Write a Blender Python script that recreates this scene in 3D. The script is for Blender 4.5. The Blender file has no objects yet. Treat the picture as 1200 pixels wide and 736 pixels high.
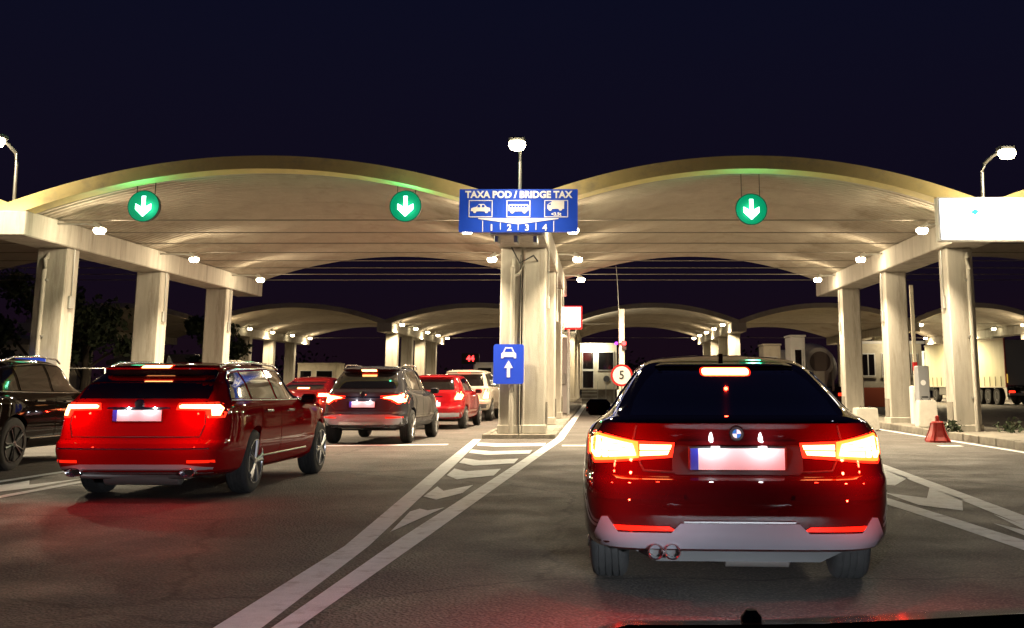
import bpy, bmesh, math, random
import numpy as np
from mathutils import Vector, Matrix
from mathutils.bvhtree import BVHTree

random.seed(7); np.random.seed(7)
S = bpy.context.scene
C = S.collection
R = math.radians

# ------------------------------------------------------------------ camera, world, exposure
cam_d = bpy.data.cameras.new('camera'); cam = bpy.data.objects.new('camera', cam_d); C.objects.link(cam)
cam_d.sensor_width = 36; cam_d.lens = 39.0
cam_d.shift_x = -101 / 1200; cam_d.shift_y = -156.5 / 1200
cam_d.clip_start = 0.05; cam_d.clip_end = 2000
cam.location = (0, 0, 1.22); cam.rotation_euler = (R(90) + 0.181, 0, 0)
S.camera = cam
W = bpy.data.worlds.new('World'); S.world = W; W.use_nodes = True
wn = W.node_tree.nodes; wl = W.node_tree.links
bg = wn['Background']
sky = wn.new('ShaderNodeTexSky'); sky.sky_type = 'NISHITA'; sky.sun_disc = False
sky.sun_elevation = R(-4); sky.sun_rotation = R(200)
tint = wn.new('ShaderNodeMix'); tint.data_type = 'RGBA'; tint.inputs[0].default_value = 0.93
tint.inputs[7].default_value = (0.0045, 0.0042, 0.0165, 1)
tcw = wn.new('ShaderNodeTexCoord'); sp = wn.new('ShaderNodeSeparateXYZ'); wl.new(tcw.outputs['Generated'], sp.inputs[0])
rw = wn.new('ShaderNodeValToRGB'); rw.color_ramp.elements[0].position = .0; rw.color_ramp.elements[1].position = .34
rw.color_ramp.elements[0].color = (.0115, .0042, .0085, 1); rw.color_ramp.elements[1].color = (.0035, .0041, .0165, 1)
e_ = rw.color_ramp.elements.new(.13); e_.color = (.0060, .0042, .0130, 1)
wl.new(sp.outputs[2], rw.inputs[0]); wl.new(rw.outputs[0], tint.inputs[7])
wl.new(sky.outputs[0], tint.inputs[6]); wl.new(tint.outputs[2], bg.inputs[0]); bg.inputs[1].default_value = 0.85
sun_d = bpy.data.lights.new('moonlight', 'SUN'); sun_d.energy = 0.004; sun_d.angle = R(0.5); sun_d.color = (.8, .85, 1)
sun = bpy.data.objects.new('moonlight', sun_d); C.objects.link(sun); sun.rotation_euler = (R(50), 0, R(160))
vs = S.view_settings; vs.view_transform = 'Standard'; vs.look = 'None'; vs.exposure = 0; vs.gamma = 1
try: S.render.engine = 'CYCLES'; S.cycles.use_denoising = True; S.cycles.max_bounces = 6; S.cycles.sample_clamp_indirect = 6
except Exception: pass

LAMP_SPOT = 600; LAMP_POINT = 74; WARM = (1.0, .81, .54)
TAIL_W = 2.2; HEAD_W = 2700

# ------------------------------------------------------------------ materials
MATS = {}
def nodes(m): return m.node_tree.nodes, m.node_tree.links
def mat(name, col, rough=.6, metal=0, coat=0, emit=None, es=0, spec=None, trans=0):
    if name in MATS: return MATS[name]
    m = bpy.data.materials.new(name); m.use_nodes = True
    b = m.node_tree.nodes['Principled BSDF']
    b.inputs['Base Color'].default_value = (*col, 1); b.inputs['Roughness'].default_value = rough
    b.inputs['Metallic'].default_value = metal; b.inputs['Coat Weight'].default_value = coat
    b.inputs['Coat Roughness'].default_value = .06
    if spec is not None: b.inputs['Specular IOR Level'].default_value = spec
    if trans: b.inputs['Transmission Weight'].default_value = trans
    if emit:
        b.inputs['Emission Color'].default_value = (*emit, 1); b.inputs['Emission Strength'].default_value = es
    MATS[name] = m; return m

def noisy(name, c1, c2, scale=4, rough=.75, bump=.0, bscale=40, stretch=(1, 1, 1), detail=6, c3=None, s3=.7):
    """two-tone procedural surface with optional stain colour and fine relief"""
    if name in MATS: return MATS[name]
    m = bpy.data.materials.new(name); m.use_nodes = True; n, l = nodes(m); b = n['Principled BSDF']
    tc = n.new('ShaderNodeTexCoord'); mp = n.new('ShaderNodeMapping'); mp.inputs['Scale'].default_value = stretch
    l.new(tc.outputs['Object'], mp.inputs[0])
    t = n.new('ShaderNodeTexNoise'); t.inputs['Scale'].default_value = scale; t.inputs['Detail'].default_value = detail
    t.inputs['Roughness'].default_value = .65; l.new(mp.outputs[0], t.inputs[0])
    r = n.new('ShaderNodeValToRGB'); r.color_ramp.elements[0].position = .32; r.color_ramp.elements[1].position = .68
    r.color_ramp.elements[0].color = (*c1, 1); r.color_ramp.elements[1].color = (*c2, 1); l.new(t.outputs[0], r.inputs[0])
    out = r.outputs[0]
    if c3:
        t3 = n.new('ShaderNodeTexNoise'); t3.inputs['Scale'].default_value = s3; t3.inputs['Detail'].default_value = 8; t3.inputs['Roughness'].default_value = .7
        l.new(mp.outputs[0], t3.inputs[0])
        r3 = n.new('ShaderNodeValToRGB'); r3.color_ramp.elements[0].position = .52; r3.color_ramp.elements[1].position = .72; l.new(t3.outputs[0], r3.inputs[0])
        mx = n.new('ShaderNodeMix'); mx.data_type = 'RGBA'; l.new(r3.outputs[0], mx.inputs[0]); l.new(out, mx.inputs[6]); mx.inputs[7].default_value = (*c3, 1); out = mx.outputs[2]
    l.new(out, b.inputs['Base Color']); b.inputs['Roughness'].default_value = rough
    if bump:
        t2 = n.new('ShaderNodeTexNoise'); t2.inputs['Scale'].default_value = bscale; t2.inputs['Detail'].default_value = 4; l.new(tc.outputs['Object'], t2.inputs[0])
        bp = n.new('ShaderNodeBump'); bp.inputs['Strength'].default_value = bump; bp.inputs['Distance'].default_value = .02
        l.new(t2.outputs[0], bp.inputs['Height']); l.new(bp.outputs[0], b.inputs['Normal'])
    MATS[name] = m; return m

def asphalt():
    m = bpy.data.materials.new('asphalt'); m.use_nodes = True; n, l = nodes(m); b = n['Principled BSDF']
    tc = n.new('ShaderNodeTexCoord')
    def noise(sc, det=5, rg=.6, st=None):
        t = n.new('ShaderNodeTexNoise'); t.inputs['Scale'].default_value = sc; t.inputs['Detail'].default_value = det; t.inputs['Roughness'].default_value = rg
        if st:
            mp = n.new('ShaderNodeMapping'); mp.inputs['Scale'].default_value = st; l.new(tc.outputs['Object'], mp.inputs[0]); l.new(mp.outputs[0], t.inputs[0])
        else: l.new(tc.outputs['Object'], t.inputs[0])
        return t
    def ramp(src, p0, p1, c0, c1):
        r = n.new('ShaderNodeValToRGB'); r.color_ramp.elements[0].position = p0; r.color_ramp.elements[1].position = p1
        r.color_ramp.elements[0].color = (*c0, 1); r.color_ramp.elements[1].color = (*c1, 1); l.new(src, r.inputs[0]); return r
    def mul(a, bb, f=1.0):
        mx = n.new('ShaderNodeMix'); mx.data_type = 'RGBA'; mx.blend_type = 'MULTIPLY'; mx.inputs[0].default_value = f; l.new(a, mx.inputs[6]); l.new(bb, mx.inputs[7]); return mx.outputs[2]
    base = ramp(noise(.55, 7, .65, (1, .22, 1)).outputs[0], .3, .72, (.074, .063, .055), (.094, .081, .071))
    patch = ramp(noise(1.7, 5).outputs[0], .35, .7, (.88, .88, .88), (1.08, 1.08, 1.08))
    v = n.new('ShaderNodeTexVoronoi'); v.inputs['Scale'].default_value = 48; l.new(tc.outputs['Object'], v.inputs[0])
    spk = ramp(v.outputs['Distance'], .05, .55, (2.3, 2.25, 2.2), (.62, .62, .62))
    rare = ramp(noise(34, 2).outputs[0], .70, .76, (1, 1, 1), (3.2, 3.1, 2.9))
    crk = n.new('ShaderNodeTexVoronoi'); crk.feature = 'DISTANCE_TO_EDGE'; crk.inputs['Scale'].default_value = .23
    wob = noise(2.2, 4); ad = n.new('ShaderNodeMix'); ad.data_type = 'RGBA'; ad.blend_type = 'ADD'; ad.inputs[0].default_value = .35
    l.new(tc.outputs['Object'], ad.inputs[6]); l.new(wob.outputs[1], ad.inputs[7]); l.new(ad.outputs[2], crk.inputs[0])
    cr = ramp(crk.outputs['Distance'], .0015, .007, (.38, .38, .38), (1, 1, 1))
    oil = ramp(noise(.8, 6, .7, (1.4, .35, 1)).outputs[0], .62, .78, (1, 1, 1), (.68, .68, .69))
    c = mul(mul(mul(mul(mul(base.outputs[0], patch.outputs[0]), spk.outputs[0], .8), rare.outputs[0]), cr.outputs[0]), oil.outputs[0])
    l.new(c, b.inputs['Base Color'])
    rr = ramp(noise(1.1, 5).outputs[0], .3, .7, (.62, .62, .62), (.88, .88, .88)); l.new(rr.outputs[0], b.inputs['Roughness'])
    bp = n.new('ShaderNodeBump'); bp.inputs['Strength'].default_value = .9; bp.inputs['Distance'].default_value = .01
    l.new(v.outputs['Distance'], bp.inputs['Height']); l.new(bp.outputs[0], b.inputs['Normal'])
    MATS['asphalt'] = m; return m

M_ASPH = asphalt()
M_LINE = noisy('road_paint', (.66, .70, .72), (.80, .83, .85), 9, .7, .25, 120, c3=(.36, .36, .36), s3=3.5)
M_CONC = noisy('concrete', (.37, .345, .295), (.50, .47, .41), 3.0, .85, .3, 60, (1.6, 1.6, .22), c3=(.20, .175, .135), s3=1.3)
M_SHELL = noisy('shell_concrete', (.36, .32, .26), (.46, .415, .34), 1.2, .88, .2, 50, (1, .5, 1), c3=(.25, .21, .155), s3=.5)
M_FASC = noisy('fascia_paint', (.50, .41, .17), (.60, .50, .22), 1.5, .8, .15, 50, (1, 1, 1), c3=(.38, .32, .18), s3=1.6)
M_KERB = noisy('kerb_stone', (.17, .155, .13), (.27, .245, .20), 5, .9, .5, 50, c3=(.10, .09, .075), s3=2)
M_BLOCK = noisy('pale_block', (.55, .52, .46), (.68, .64, .57), 3, .85, .3, 60, c3=(.40, .37, .32), s3=2)
M_ROD = mat('rod_steel', (.20, .18, .15), .6, .3)
M_STEEL = mat('galvanised', (.42, .42, .40), .45, .8)
M_DKST = mat('dark_steel', (.05, .05, .055), .5, .5)
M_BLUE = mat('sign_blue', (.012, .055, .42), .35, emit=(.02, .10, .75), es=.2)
M_BLUE2 = mat('lane_sign_blue', (.016, .05, .40), .35, emit=(.02, .06, .6), es=.45)  # slight emission in place of retroreflected headlight
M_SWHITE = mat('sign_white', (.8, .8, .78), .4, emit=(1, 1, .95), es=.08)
M_DISC = mat('speed_disc', (.8, .8, .78), .4)
M_SRED = mat('sign_red', (.55, .01, .012), .4)
M_BLACK = mat('matt_black', (.012, .012, .012), .6)
M_TYRE = noisy('tyre_rubber', (.012, .0115, .011), (.024, .023, .022), 12, .85, .2, 80)
M_GLASS = mat('tinted_glass', (.006, .006, .007), .04, 0, 1, spec=.7)
M_CHROME = mat('chrome', (.75, .75, .76), .12, 1)
M_RIM = mat('alloy', (.42, .42, .43), .28, .9)
M_RIMD = mat('alloy_dark', (.035, .035, .037), .3, .8)
M_PLAST = mat('grey_plastic', (.07, .07, .075), .55)
M_CREAM = noisy('cream_wall', (.60, .55, .42), (.70, .65, .52), 2, .75, .1, 40, c3=(.45, .40, .30), s3=1.5)
M_WHITEP = noisy('white_panel', (.62, .62, .58), (.74, .73, .68), 2, .6, .05, 40)
M_REDP = mat('red_plastic', (.33, .020, .014), .5)
M_LEAF = noisy('leaf', (.022, .036, .014), (.045, .062, .024), 3, .7)
M_BARK = noisy('bark', (.05, .04, .03), (.09, .07, .05), 8, .9, .6, 30, (1, 1, .2))
M_LAMP = mat('lamp_glow', (1, .9, .7), .4, emit=(1, .86, .55), es=26)
M_LAMPFAR = mat('far_lamp_glow', (1, .9, .7), .4, emit=(1, .84, .52), es=20)
M_ARROW = mat('green_led', (.1, .9, .5), .4, emit=(.5, 1, .72), es=10)
M_ARROWBG = mat('green_halo', (.0, .03, .015), .4, emit=(0, .60, .30), es=.33)  # emission that paints the green halo around the arrows
M_LEDW = mat('screen_white', (.9, .9, .9), .4, emit=(.93, .97, 1), es=2.6)
M_LEDR = mat('screen_lit', (.9, .8, .8), .4, emit=(1, .70, .66), es=7)
M_LEDRED = mat('red_led', (.8, .02, .02), .4, emit=(1, .03, .03), es=7)
M_TAILR = mat('tail_lens', (.35, .005, .004), .15, 0, 1, emit=(1, .025, .008), es=3.2)
M_TAILH = mat('brake_glow', (1, .3, .1), .3, emit=(1, .42, .13), es=13)
M_TAILO = mat('brake_edge', (.9, .1, .02), .3, emit=(1, .17, .02), es=4)
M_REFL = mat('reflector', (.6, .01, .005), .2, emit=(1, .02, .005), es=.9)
M_PLATE = mat('plate_white', (.78, .80, .80), .4)
M_EU = mat('plate_blue', (.02, .05, .5), .4, emit=None)

for k in ('lamp_glow', 'far_lamp_glow', 'green_halo', 'tail_lens', 'brake_glow', 'brake_edge', 'reflector', 'plate_white', 'plate_blue', 'sign_blue', 'lane_sign_blue', 'sign_white', 'red_led', 'green_led'):
    try: MATS[k].cycles.emission_sampling = 'NONE'
    except Exception: pass

# ------------------------------------------------------------------ object helpers
def thing(name, label, cat, loc=(0, 0, 0), rz=0, group=None):
    o = bpy.data.objects.new(name, None); C.objects.link(o); o.empty_display_size = .1
    o.location = loc; o.rotation_euler = (0, 0, rz); o['label'] = label; o['category'] = cat
    if group: o['group'] = group
    return o
def tag(o, label=None, cat=None, group=None, kind=None):
    for k, v in (('label', label), ('category', cat), ('group', group), ('kind', kind)):
        if v: o[k] = v
    return o
def link(name, me, m=None, parent=None, loc=None, rot=None):
    o = bpy.data.objects.new(name, me); C.objects.link(o)
    if m is not None and not me.materials: me.materials.append(m)
    if parent: o.parent = parent
    if loc is not None: o.location = loc
    if rot is not None: o.rotation_euler = rot
    return o
def fin(bm, name='mesh', smooth=None):
    bmesh.ops.recalc_face_normals(bm, faces=bm.faces)
    me = bpy.data.meshes.new(name); bm.to_mesh(me); bm.free()
    if smooth is not None:
        me.shade_smooth(); me.set_sharp_from_angle(angle=R(smooth))
    return me
def bx(bm, c, s, bev=0, rot=None):
    r = bmesh.ops.create_cube(bm, size=1); vs = r['verts']
    for v in vs: v.co = Vector((v.co.x * s[0], v.co.y * s[1], v.co.z * s[2]))
    if bev:
        es = list({e for v in vs for e in v.link_edges})
        q = bmesh.ops.bevel(bm, geom=es, offset=bev, segments=1, affect='EDGES'); vs = list({v for f in q['faces'] for v in f.verts} | {v for v in vs if v.is_valid})
    for v in vs:
        if rot is not None: v.co = rot @ v.co
        v.co += Vector(c)
    return vs
def box(name, c, s, m, parent=None, bev=0):
    bm = bmesh.new(); bx(bm, (0, 0, 0), s, bev); return link(name, fin(bm, name), m, parent, c)
def tube_bm(bm, pts, rad, seg=8, caps=True):
    pts = [Vector(p) for p in pts]; rads = rad if isinstance(rad, (list, tuple)) else [rad] * len(pts)
    rings = []; up = Vector((0, 0, 1))
    for i, p in enumerate(pts):
        d = (pts[min(i + 1, len(pts) - 1)] - pts[max(i - 1, 0)]).normalized()
        a = up if abs(d.dot(up)) < .95 else Vector((1, 0, 0))
        x = d.cross(a).normalized(); y = x.cross(d)
        rings.append([bm.verts.new(p + (x * math.cos(t) + y * math.sin(t)) * rads[i]) for t in [2 * math.pi * k / seg for k in range(seg)]])
    for A, B in zip(rings, rings[1:]):
        for k in range(seg): bm.faces.new((A[k], A[(k + 1) % seg], B[(k + 1) % seg], B[k]))
    if caps: bm.faces.new(rings[0][::-1]); bm.faces.new(rings[-1])
def tube(name, pts, rad, m, parent=None, seg=8, loc=None):
    bm = bmesh.new(); tube_bm(bm, pts, rad, seg); return link(name, fin(bm, name, 50), m, parent, loc)
def lathe_bm(bm, prof, seg=32, axis='X'):
    rings = []
    for a, r in prof:
        ring = []
        for k in range(seg):
            t = 2 * math.pi * k / seg; p = (a, r * math.cos(t), r * math.sin(t))
            if axis == 'Y': p = (p[1], p[0], p[2])
            if axis == 'Z': p = (p[1], p[2], p[0])
            ring.append(bm.verts.new(p))
        rings.append(ring)
    for A, B in zip(rings, rings[1:]):
        for k in range(seg): bm.faces.new((A[k], A[(k + 1) % seg], B[(k + 1) % seg], B[k]))
    bm.faces.new(rings[0]); bm.faces.new(rings[-1][::-1])
def lathe(name, prof, m, parent=None, seg=32, axis='X', loc=None, smooth=40, rot=None):
    bm = bmesh.new(); lathe_bm(bm, prof, seg, axis); return link(name, fin(bm, name, smooth), m, parent, loc, rot)
def prism_bm(bm, poly, d0, d1, plane='XZ'):
    def P(p, d): return {'XZ': (p[0], d, p[1]), 'YZ': (d, p[0], p[1]), 'XY': (p[0], p[1], d)}[plane]
    a = [bm.verts.new(P(p, d0)) for p in poly]; b = [bm.verts.new(P(p, d1)) for p in poly]
    bm.faces.new(a); bm.faces.new(b[::-1]); n = len(poly)
    for i in range(n): bm.faces.new((a[i], a[(i + 1) % n], b[(i + 1) % n], b[i]))
def prism(name, poly, d0, d1, m, parent=None, plane='XZ', loc=None):
    bm = bmesh.new(); prism_bm(bm, poly, d0, d1, plane); bm.normal_update(); bmesh.ops.triangulate(bm, faces=bm.faces)
    return link(name, fin(bm, name), m, parent, loc)
def rpoly(x0, x1, z0, z1, r, seg=4):
    out = []
    for cx, cz, a0 in ((x1 - r, z1 - r, 0), (x0 + r, z1 - r, 90), (x0 + r, z0 + r, 180), (x1 - r, z0 + r, 270)):
        for k in range(seg + 1):
            t = R(a0 + 90 * k / seg); out.append((cx + r * math.cos(t), cz + r * math.sin(t)))
    return out
def text_mesh(s, size, bold=.0, ext=.004, align='CENTER'):
    cu = bpy.data.curves.new('t', 'FONT'); cu.body = s; cu.size = size; cu.offset = bold; cu.extrude = ext; cu.align_x = align; cu.align_y = 'CENTER'; cu.resolution_u = 3
    o = bpy.data.objects.new('t', cu); C.objects.link(o)
    bpy.context.view_layer.update()
    me = bpy.data.meshes.new_from_object(o.evaluated_get(bpy.context.evaluated_depsgraph_get()))
    bpy.data.objects.remove(o); bpy.data.curves.remove(cu); me.materials.clear(); return me
def text(name, s, size, m, parent, loc, bold=0, sx=1):
    o = link(name, text_mesh(s, size, bold), m, parent, loc, (R(90), 0, 0)); o.scale = (sx, 1, 1); return o
def lamp_data(kind, energy, col, **kw):
    d = bpy.data.lights.new('glow', kind); d.energy = energy; d.color = col
    for k, v in kw.items(): setattr(d, k, v)
    return d
def put_light(d, parent, loc, rot=None):
    o = bpy.data.objects.new('glow', d); C.objects.link(o); o.parent = parent; o.location = loc
    if rot is not None: o.rotation_euler = rot
    return o
def aim(v): return Vector(v).to_track_quat('-Z', 'Y').to_euler()

# ------------------------------------------------------------------ ground, markings, islands
bm = bmesh.new()
vs_ = [bm.verts.new(p) for p in ((-600, -60, 0), (600, -60, 0), (600, 1200, 0), (-600, 1200, 0))]; bm.faces.new(vs_)
road = tag(link('road', fin(bm), M_ASPH), 'brown grey asphalt of the toll plaza with white markings', kind='structure')
def mark(name, pts, z=.004):
    bm = bmesh.new(); vv = [bm.verts.new((x, y, z)) for x, y in pts]; f = bm.faces.new(vv)
    f.normal_update(); bmesh.ops.triangulate(bm, faces=[f]); me = fin(bm)
    if me.polygons[0].normal.z < 0: me.flip_normals()
    return link(name, me, M_LINE, road)
mark('gore_line', [(-1.95, 5.7), (-1.70, 5.7), (-1.745, 8.8), (-2.18, 17.5), (-2.60, 25.2), (-2.76, 25.2), (-2.40, 17.5), (-1.93, 8.8)])
mark('gore_line', [(-1.66, 5.7), (-1.53, 5.7), (-1.38, 9.3), (-1.16, 15), (-.77, 25.2), (-.66, 66), (-.86, 66), (-.97, 25.2), (-1.36, 15), (-1.58, 9.3)])
for pts in ([(-1.73, 9.6), (-1.815, 11.1), (-1.76, 11.35), (-1.66, 11.2), (-1.53, 11.45)],
            [(-1.91, 12.55), (-1.93, 13.75), (-1.78, 13.2), (-1.52, 13.95), (-1.53, 12.95), (-1.72, 12.2)],
            [(-2.04, 15.4), (-2.09, 16.6), (-1.86, 16.1), (-1.41, 16.55), (-1.40, 15.35), (-1.82, 14.75)],
            [(-2.17, 17.8), (-2.22, 18.9), (-1.9, 18.3), (-1.31, 18.75), (-1.30, 17.65), (-1.88, 17.2)],
            [(-2.31, 20.3), (-2.37, 21.3), (-1.95, 20.8), (-1.22, 21.1), (-1.21, 20.1), (-1.93, 19.7)],
            [(-2.42, 22.7), (-2.49, 23.7), (-2.0, 23.4), (-1.08, 23.6), (-1.09, 22.6), (-2.0, 22.3)]):
    mark('chevron', pts, .006)
mark('gore_line', [(3.18, 8.2), (3.42, 8.2), (3.27, 10.5), (3.05, 13.4), (2.6, 20), (2.4, 20), (2.83, 13.4), (3.05, 10.5)])
mark('gore_line', [(3.62, 8.6), (3.86, 8.6), (4.12, 13), (4.36, 17.3), (4.7, 24), (4.48, 24), (4.14, 17.3), (3.90, 13)])
mark('chevron', [(3.45, 8.9), (3.5, 10.2), (3.60, 9.7), (3.74, 10.9), (3.70, 9.6), (3.55, 8.7)])
mark('chevron', [(3.26, 11.7), (3.24, 13.0), (3.55, 12.4), (3.93, 13.6), (3.90, 12.3), (3.55, 11.2)])
mark('chevron', [(3.02, 14.6), (2.98, 15.9), (3.6, 15.2), (4.1, 16.4), (4.06, 15.0), (3.6, 13.9)])
mark('edge_line', [(7.36, 12), (7.5, 12), (7.72, 21), (7.62, 34), (7.5, 55), (7.38, 55), (7.48, 34), (7.57, 21)])
mark('edge_line', [(6.75, 22.4), (7.2, 22.4), (7.2, 22.75), (6.75, 22.75)])
mark('gore_line', [(-7.75, 11), (-7.6, 11), (-7.38, 17), (-7.1, 26), (-7.25, 26), (-7.53, 17)])
mark('gore_line', [(-6.62, 11), (-6.48, 11), (-6.42, 15), (-6.3, 26), (-6.45, 26), (-6.56, 15)])
mark('chevron', [(-7.35, 13.0), (-7.25, 14.6), (-6.95, 14.0), (-6.7, 14.9), (-6.72, 13.6), (-6.95, 12.7)])
mark('stop_line', [(-6.0, 22.3), (-3.05, 22.9), (-3.05, 23.3), (-6.0, 22.7)])
mark('stop_line', [(-.72, 22.5), (.3, 22.5), (.3, 22.9), (-.72, 22.9)])
mark('lane_line', [(-8.8, 3), (-8.65, 3), (-8.65, 9), (-8.8, 9)])

def island(name, x0, x1, y0, y1, h, label, stones_left=True):
    """raised kerbed island; its kerb stones are pieces of their own"""
    root = box(name, ((x0 + x1) / 2, (y0 + y1) / 2, h / 2 - .01), (x1 - x0 - .3, y1 - y0 - .3, h), M_KERB); tag(root, label, kind='structure')
    bm = bmesh.new(); bx(bm, (0, 0, 0), (.145, .96, h + .02), .015); ms = fin(bm); ms.materials.append(M_KERB)
    bm = bmesh.new(); bx(bm, (0, 0, 0), (.96, .145, h + .02), .015); me = fin(bm); me.materials.append(M_KERB)
    cx, cy = (x0 + x1) / 2, (y0 + y1) / 2
    n = int((y1 - y0) // 1.0)
    for k in range(n):
        for x in (x0 + .075, x1 - .075):
            o = link('kerb_stone', ms, None, root, (x - cx + random.uniform(-.008, .008), y0 + .5 + k - cy, .01 + random.uniform(-.008, .006)))
            o.rotation_euler.z = random.uniform(-.01, .01)
    m_ = max(1, int(round(x1 - x0)))
    for k in range(m_):
        o = link('kerb_stone', me, None, root, (x0 + (k + .5) * (x1 - x0) / m_ - cx, y0 - .078 - cy, .01)); o.scale.x = (x1 - x0) / m_ / .98
    return root
island('traffic_island', -2.62, -.95, 25.7, 62, .09, 'low kerbed island under the central columns')
island('traffic_island', 7.85, 9.75, 20.5, 58, .15, 'kerbed stone island under the right columns')
island('traffic_island', -13.9, -11.9, 24.5, 60, .16, 'kerbed island under the left columns')

# ------------------------------------------------------------------ canopy: support rows and vault shells
def row(xs, y_beam, cols, label, cw=.62, cd=.62, zb=4.37, zt=4.92, pipes=True, beams=None):
    """a row of concrete columns under a beam"""
    cx = sum(xs) / len(xs); r = thing('canopy_support', label, 'support', (cx, cols[0], 0))
    for i, x in enumerate(xs):
        for y in cols:
            bm = bmesh.new(); bx(bm, (0, 0, 0), (cw if len(xs) == 1 else .5, cd, zb - .08), .03)
            bx(bm, (0, 0, -(zb - .08) / 2 + .11), ((cw if len(xs) == 1 else .5) + .05, cd + .05, .20), .015)
            link('column', fin(bm), M_CONC, r, (x - cx, y + cd / 2 - cols[0], .08 + (zb - .08) / 2))
        bw = beams or (.92 if len(xs) == 1 else .62)
        bm = bmesh.new(); bx(bm, (0, 0, 0), (bw, y_beam[1] - y_beam[0], zt - zb), .025)
        bx(bm, (0, (y_beam[0] + .5 - (y_beam[0] + y_beam[1]) / 2) * 0 + .2, (zt - zb) / 2 + .06), (bw * .62, y_beam[1] - y_beam[0] - .9, .16), .02)
        link('beam', fin(bm), M_CONC, r, (x - cx, (y_beam[0] + y_beam[1]) / 2 - cols[0], (zb + zt) / 2))
        if pipes:
            for y in cols[:1]:
                px = x - cx + (.17 if len(xs) == 1 and cx > 0 else -.12)
                tube('drainpipe', [(px, -.075, .1), (px, -.075, 3.85), (px, -.03, 4.1), (px + .05, .1, 4.34)], .055, M_CONC, r, 10)
                for zz in (.9, 2.3, 3.6): box('pipe_clip', (px, -.05, zz), (.16, .10, .05), M_STEEL, r)
    return r
def fittings(x, side, label_row):
    for y in COLS:
        box('junction_box', (x, y - COLS[0] + .3, 3.1), (.06, .22, .30), M_STEEL, label_row, .01)
        tube('conduit', [(x, y - COLS[0] + .3, 3.2), (x, y - COLS[0] + .3, 4.36)], .016, M_STEEL, label_row, 6)
        box('base_plate', (x - side * .02, y - COLS[0] + .3, .55), (.03, .4, .5), M_KERB, label_row, .005)
YF, YB = 23.8, 41.0
COLS = [26.0, 31.7, 37.4]
XL, XC, XR = -12.85, -1.77, 8.5
rl_ = row([XL], (YF, YB), COLS, 'row of three concrete columns and beam at the left of the near canopy', cw=.72); fittings(.39, 1, rl_)
cs = row([-2.04, -1.47], (YF, YB), COLS, 'twin central columns carrying the blue tax sign', pipes=False)
tube('drainpipe', [(-.24, -.07, .1), (-.24, -.07, 3.9), (-.2, .1, 4.3)], .055, M_CONC, cs, 10)
tube('drainpipe', [(.03, .02, .1), (.03, .02, 4.0), (-.1, -.05, 3.75), (-.2, -.06, 3.7)], .04, M_CONC, cs, 10)
tube('cable', [(-.07, -.02, .1), (-.08, -.02, 1.2), (-.06, -.02, 4.2)], .014, M_BLACK, cs, 6)
for k in range(3): box('bracket', (-.45 + k * .42, -1.9, 4.3), (.09, .5, .16), M_STEEL, cs, .01)
tube('cable', [(-.25, -.45, 4.32), (-.05, -.5, 3.95), (.25, -.3, 4.15), (.33, 0, 4.05)], .02, M_BLACK, cs, 6)
rr_ = row([XR], (YF, YB), COLS, 'row of three concrete columns and beam under the white screen', cw=.62); fittings(-.34, -1, rr_)
fittings(.58, 1, cs)

SHELLS = {}
def shell_mesh(half, depth, ribs, seg=36):
    key = (round(half, 2), depth, ribs)
    if key in SHELLS: return SHELLS[key]
    bm = bmesh.new()
    ys = []
    for k in range(ribs):
        y = k * depth / ribs; p = depth / ribs
        ys += [(y, 0), (y + p * .12, .028), (y + p * .80, .028), (y + p * .92, 0)]
    ys.append((depth, 0))
    def col(z_off, flat):
        rows = []
        for y, rz in ys:
            rows.append([bm.verts.new((half * (-1 + 2 * i / seg), y, zin(-1 + 2 * i / seg) + z_off + (0 if flat else rz))) for i in range(seg + 1)])
        return rows
    zin = lambda s: 5.84 - 1.06 * s * s - 4.37
    lo = col(0, False); hi = col(.12, True)
    for A, B, fl in ((lo, None, False), (hi, None, True)):
        for r0, r1 in zip(A, A[1:]):
            for i in range(seg): bm.faces.new((r0[i], r0[i + 1], r1[i + 1], r1[i]))
    for i in range(seg):
        bm.faces.new((lo[0][i], lo[0][i + 1], hi[0][i + 1], hi[0][i])); bm.faces.new((lo[-1][i], lo[-1][i + 1], hi[-1][i + 1], hi[-1][i]))
    me = fin(bm); me.materials.append(M_SHELL); SHELLS[key] = me; return me
def fascia_mesh(half, seg=48, d=.34):
    bm = bmesh.new(); a = []
    for i in range(seg + 1):
        s = -1 + 2 * i / seg; zi = 5.80 - 1.08 * s * s - 4.37; zo = 6.14 - 1.04 * s * s - 4.37
        a.append([bm.verts.new((half * s, y, z)) for y, z in ((0, zi + .04), (d, zi), (d, zo - .02), (.04, zo))])
    for p, q in zip(a, a[1:]):
        for k in range(4): bm.faces.new((p[k], p[(k + 1) % 4], q[(k + 1) % 4], q[k]))
    bm.faces.new(a[0]); bm.faces.new(a[-1][::-1]); me = fin(bm, 'f', 30); return me
def vault(x0, x1, y0, y1, npan, ribs, rods, label, far=False):
    half = (x1 - x0) / 2; v = thing('vault_canopy', label, 'canopy', ((x0 + x1) / 2, y0, 4.37))
    dep = (y1 - y0 - .4) / npan
    me = shell_mesh(half, dep - .03, ribs, 24 if far else 36)
    for k in range(npan): link('shell_panel', me, None, v, (0, .36 + k * dep, 0))
    link('front_edge', fascia_mesh(half), M_FASC if not far else M_SHELL, v, (0, 0, 0))
    for k in range(rods):
        yy = 1.5 + k * (y1 - y0 - 2.2) / max(1, rods - 1)
        tube('tie_rod', [(-half + .3, yy, .55), (half - .3, yy, .55)], .014, M_ROD, v, 6)
    return v
vault(XL - 11.0, XL, YF, YB, 8, 9, 8, 'concrete vault at the far left edge of the near canopy')
vault(XL, XC, YF, YB, 8, 9, 8, 'ribbed concrete vault over the queue of cars left of the blue tax sign')
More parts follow.
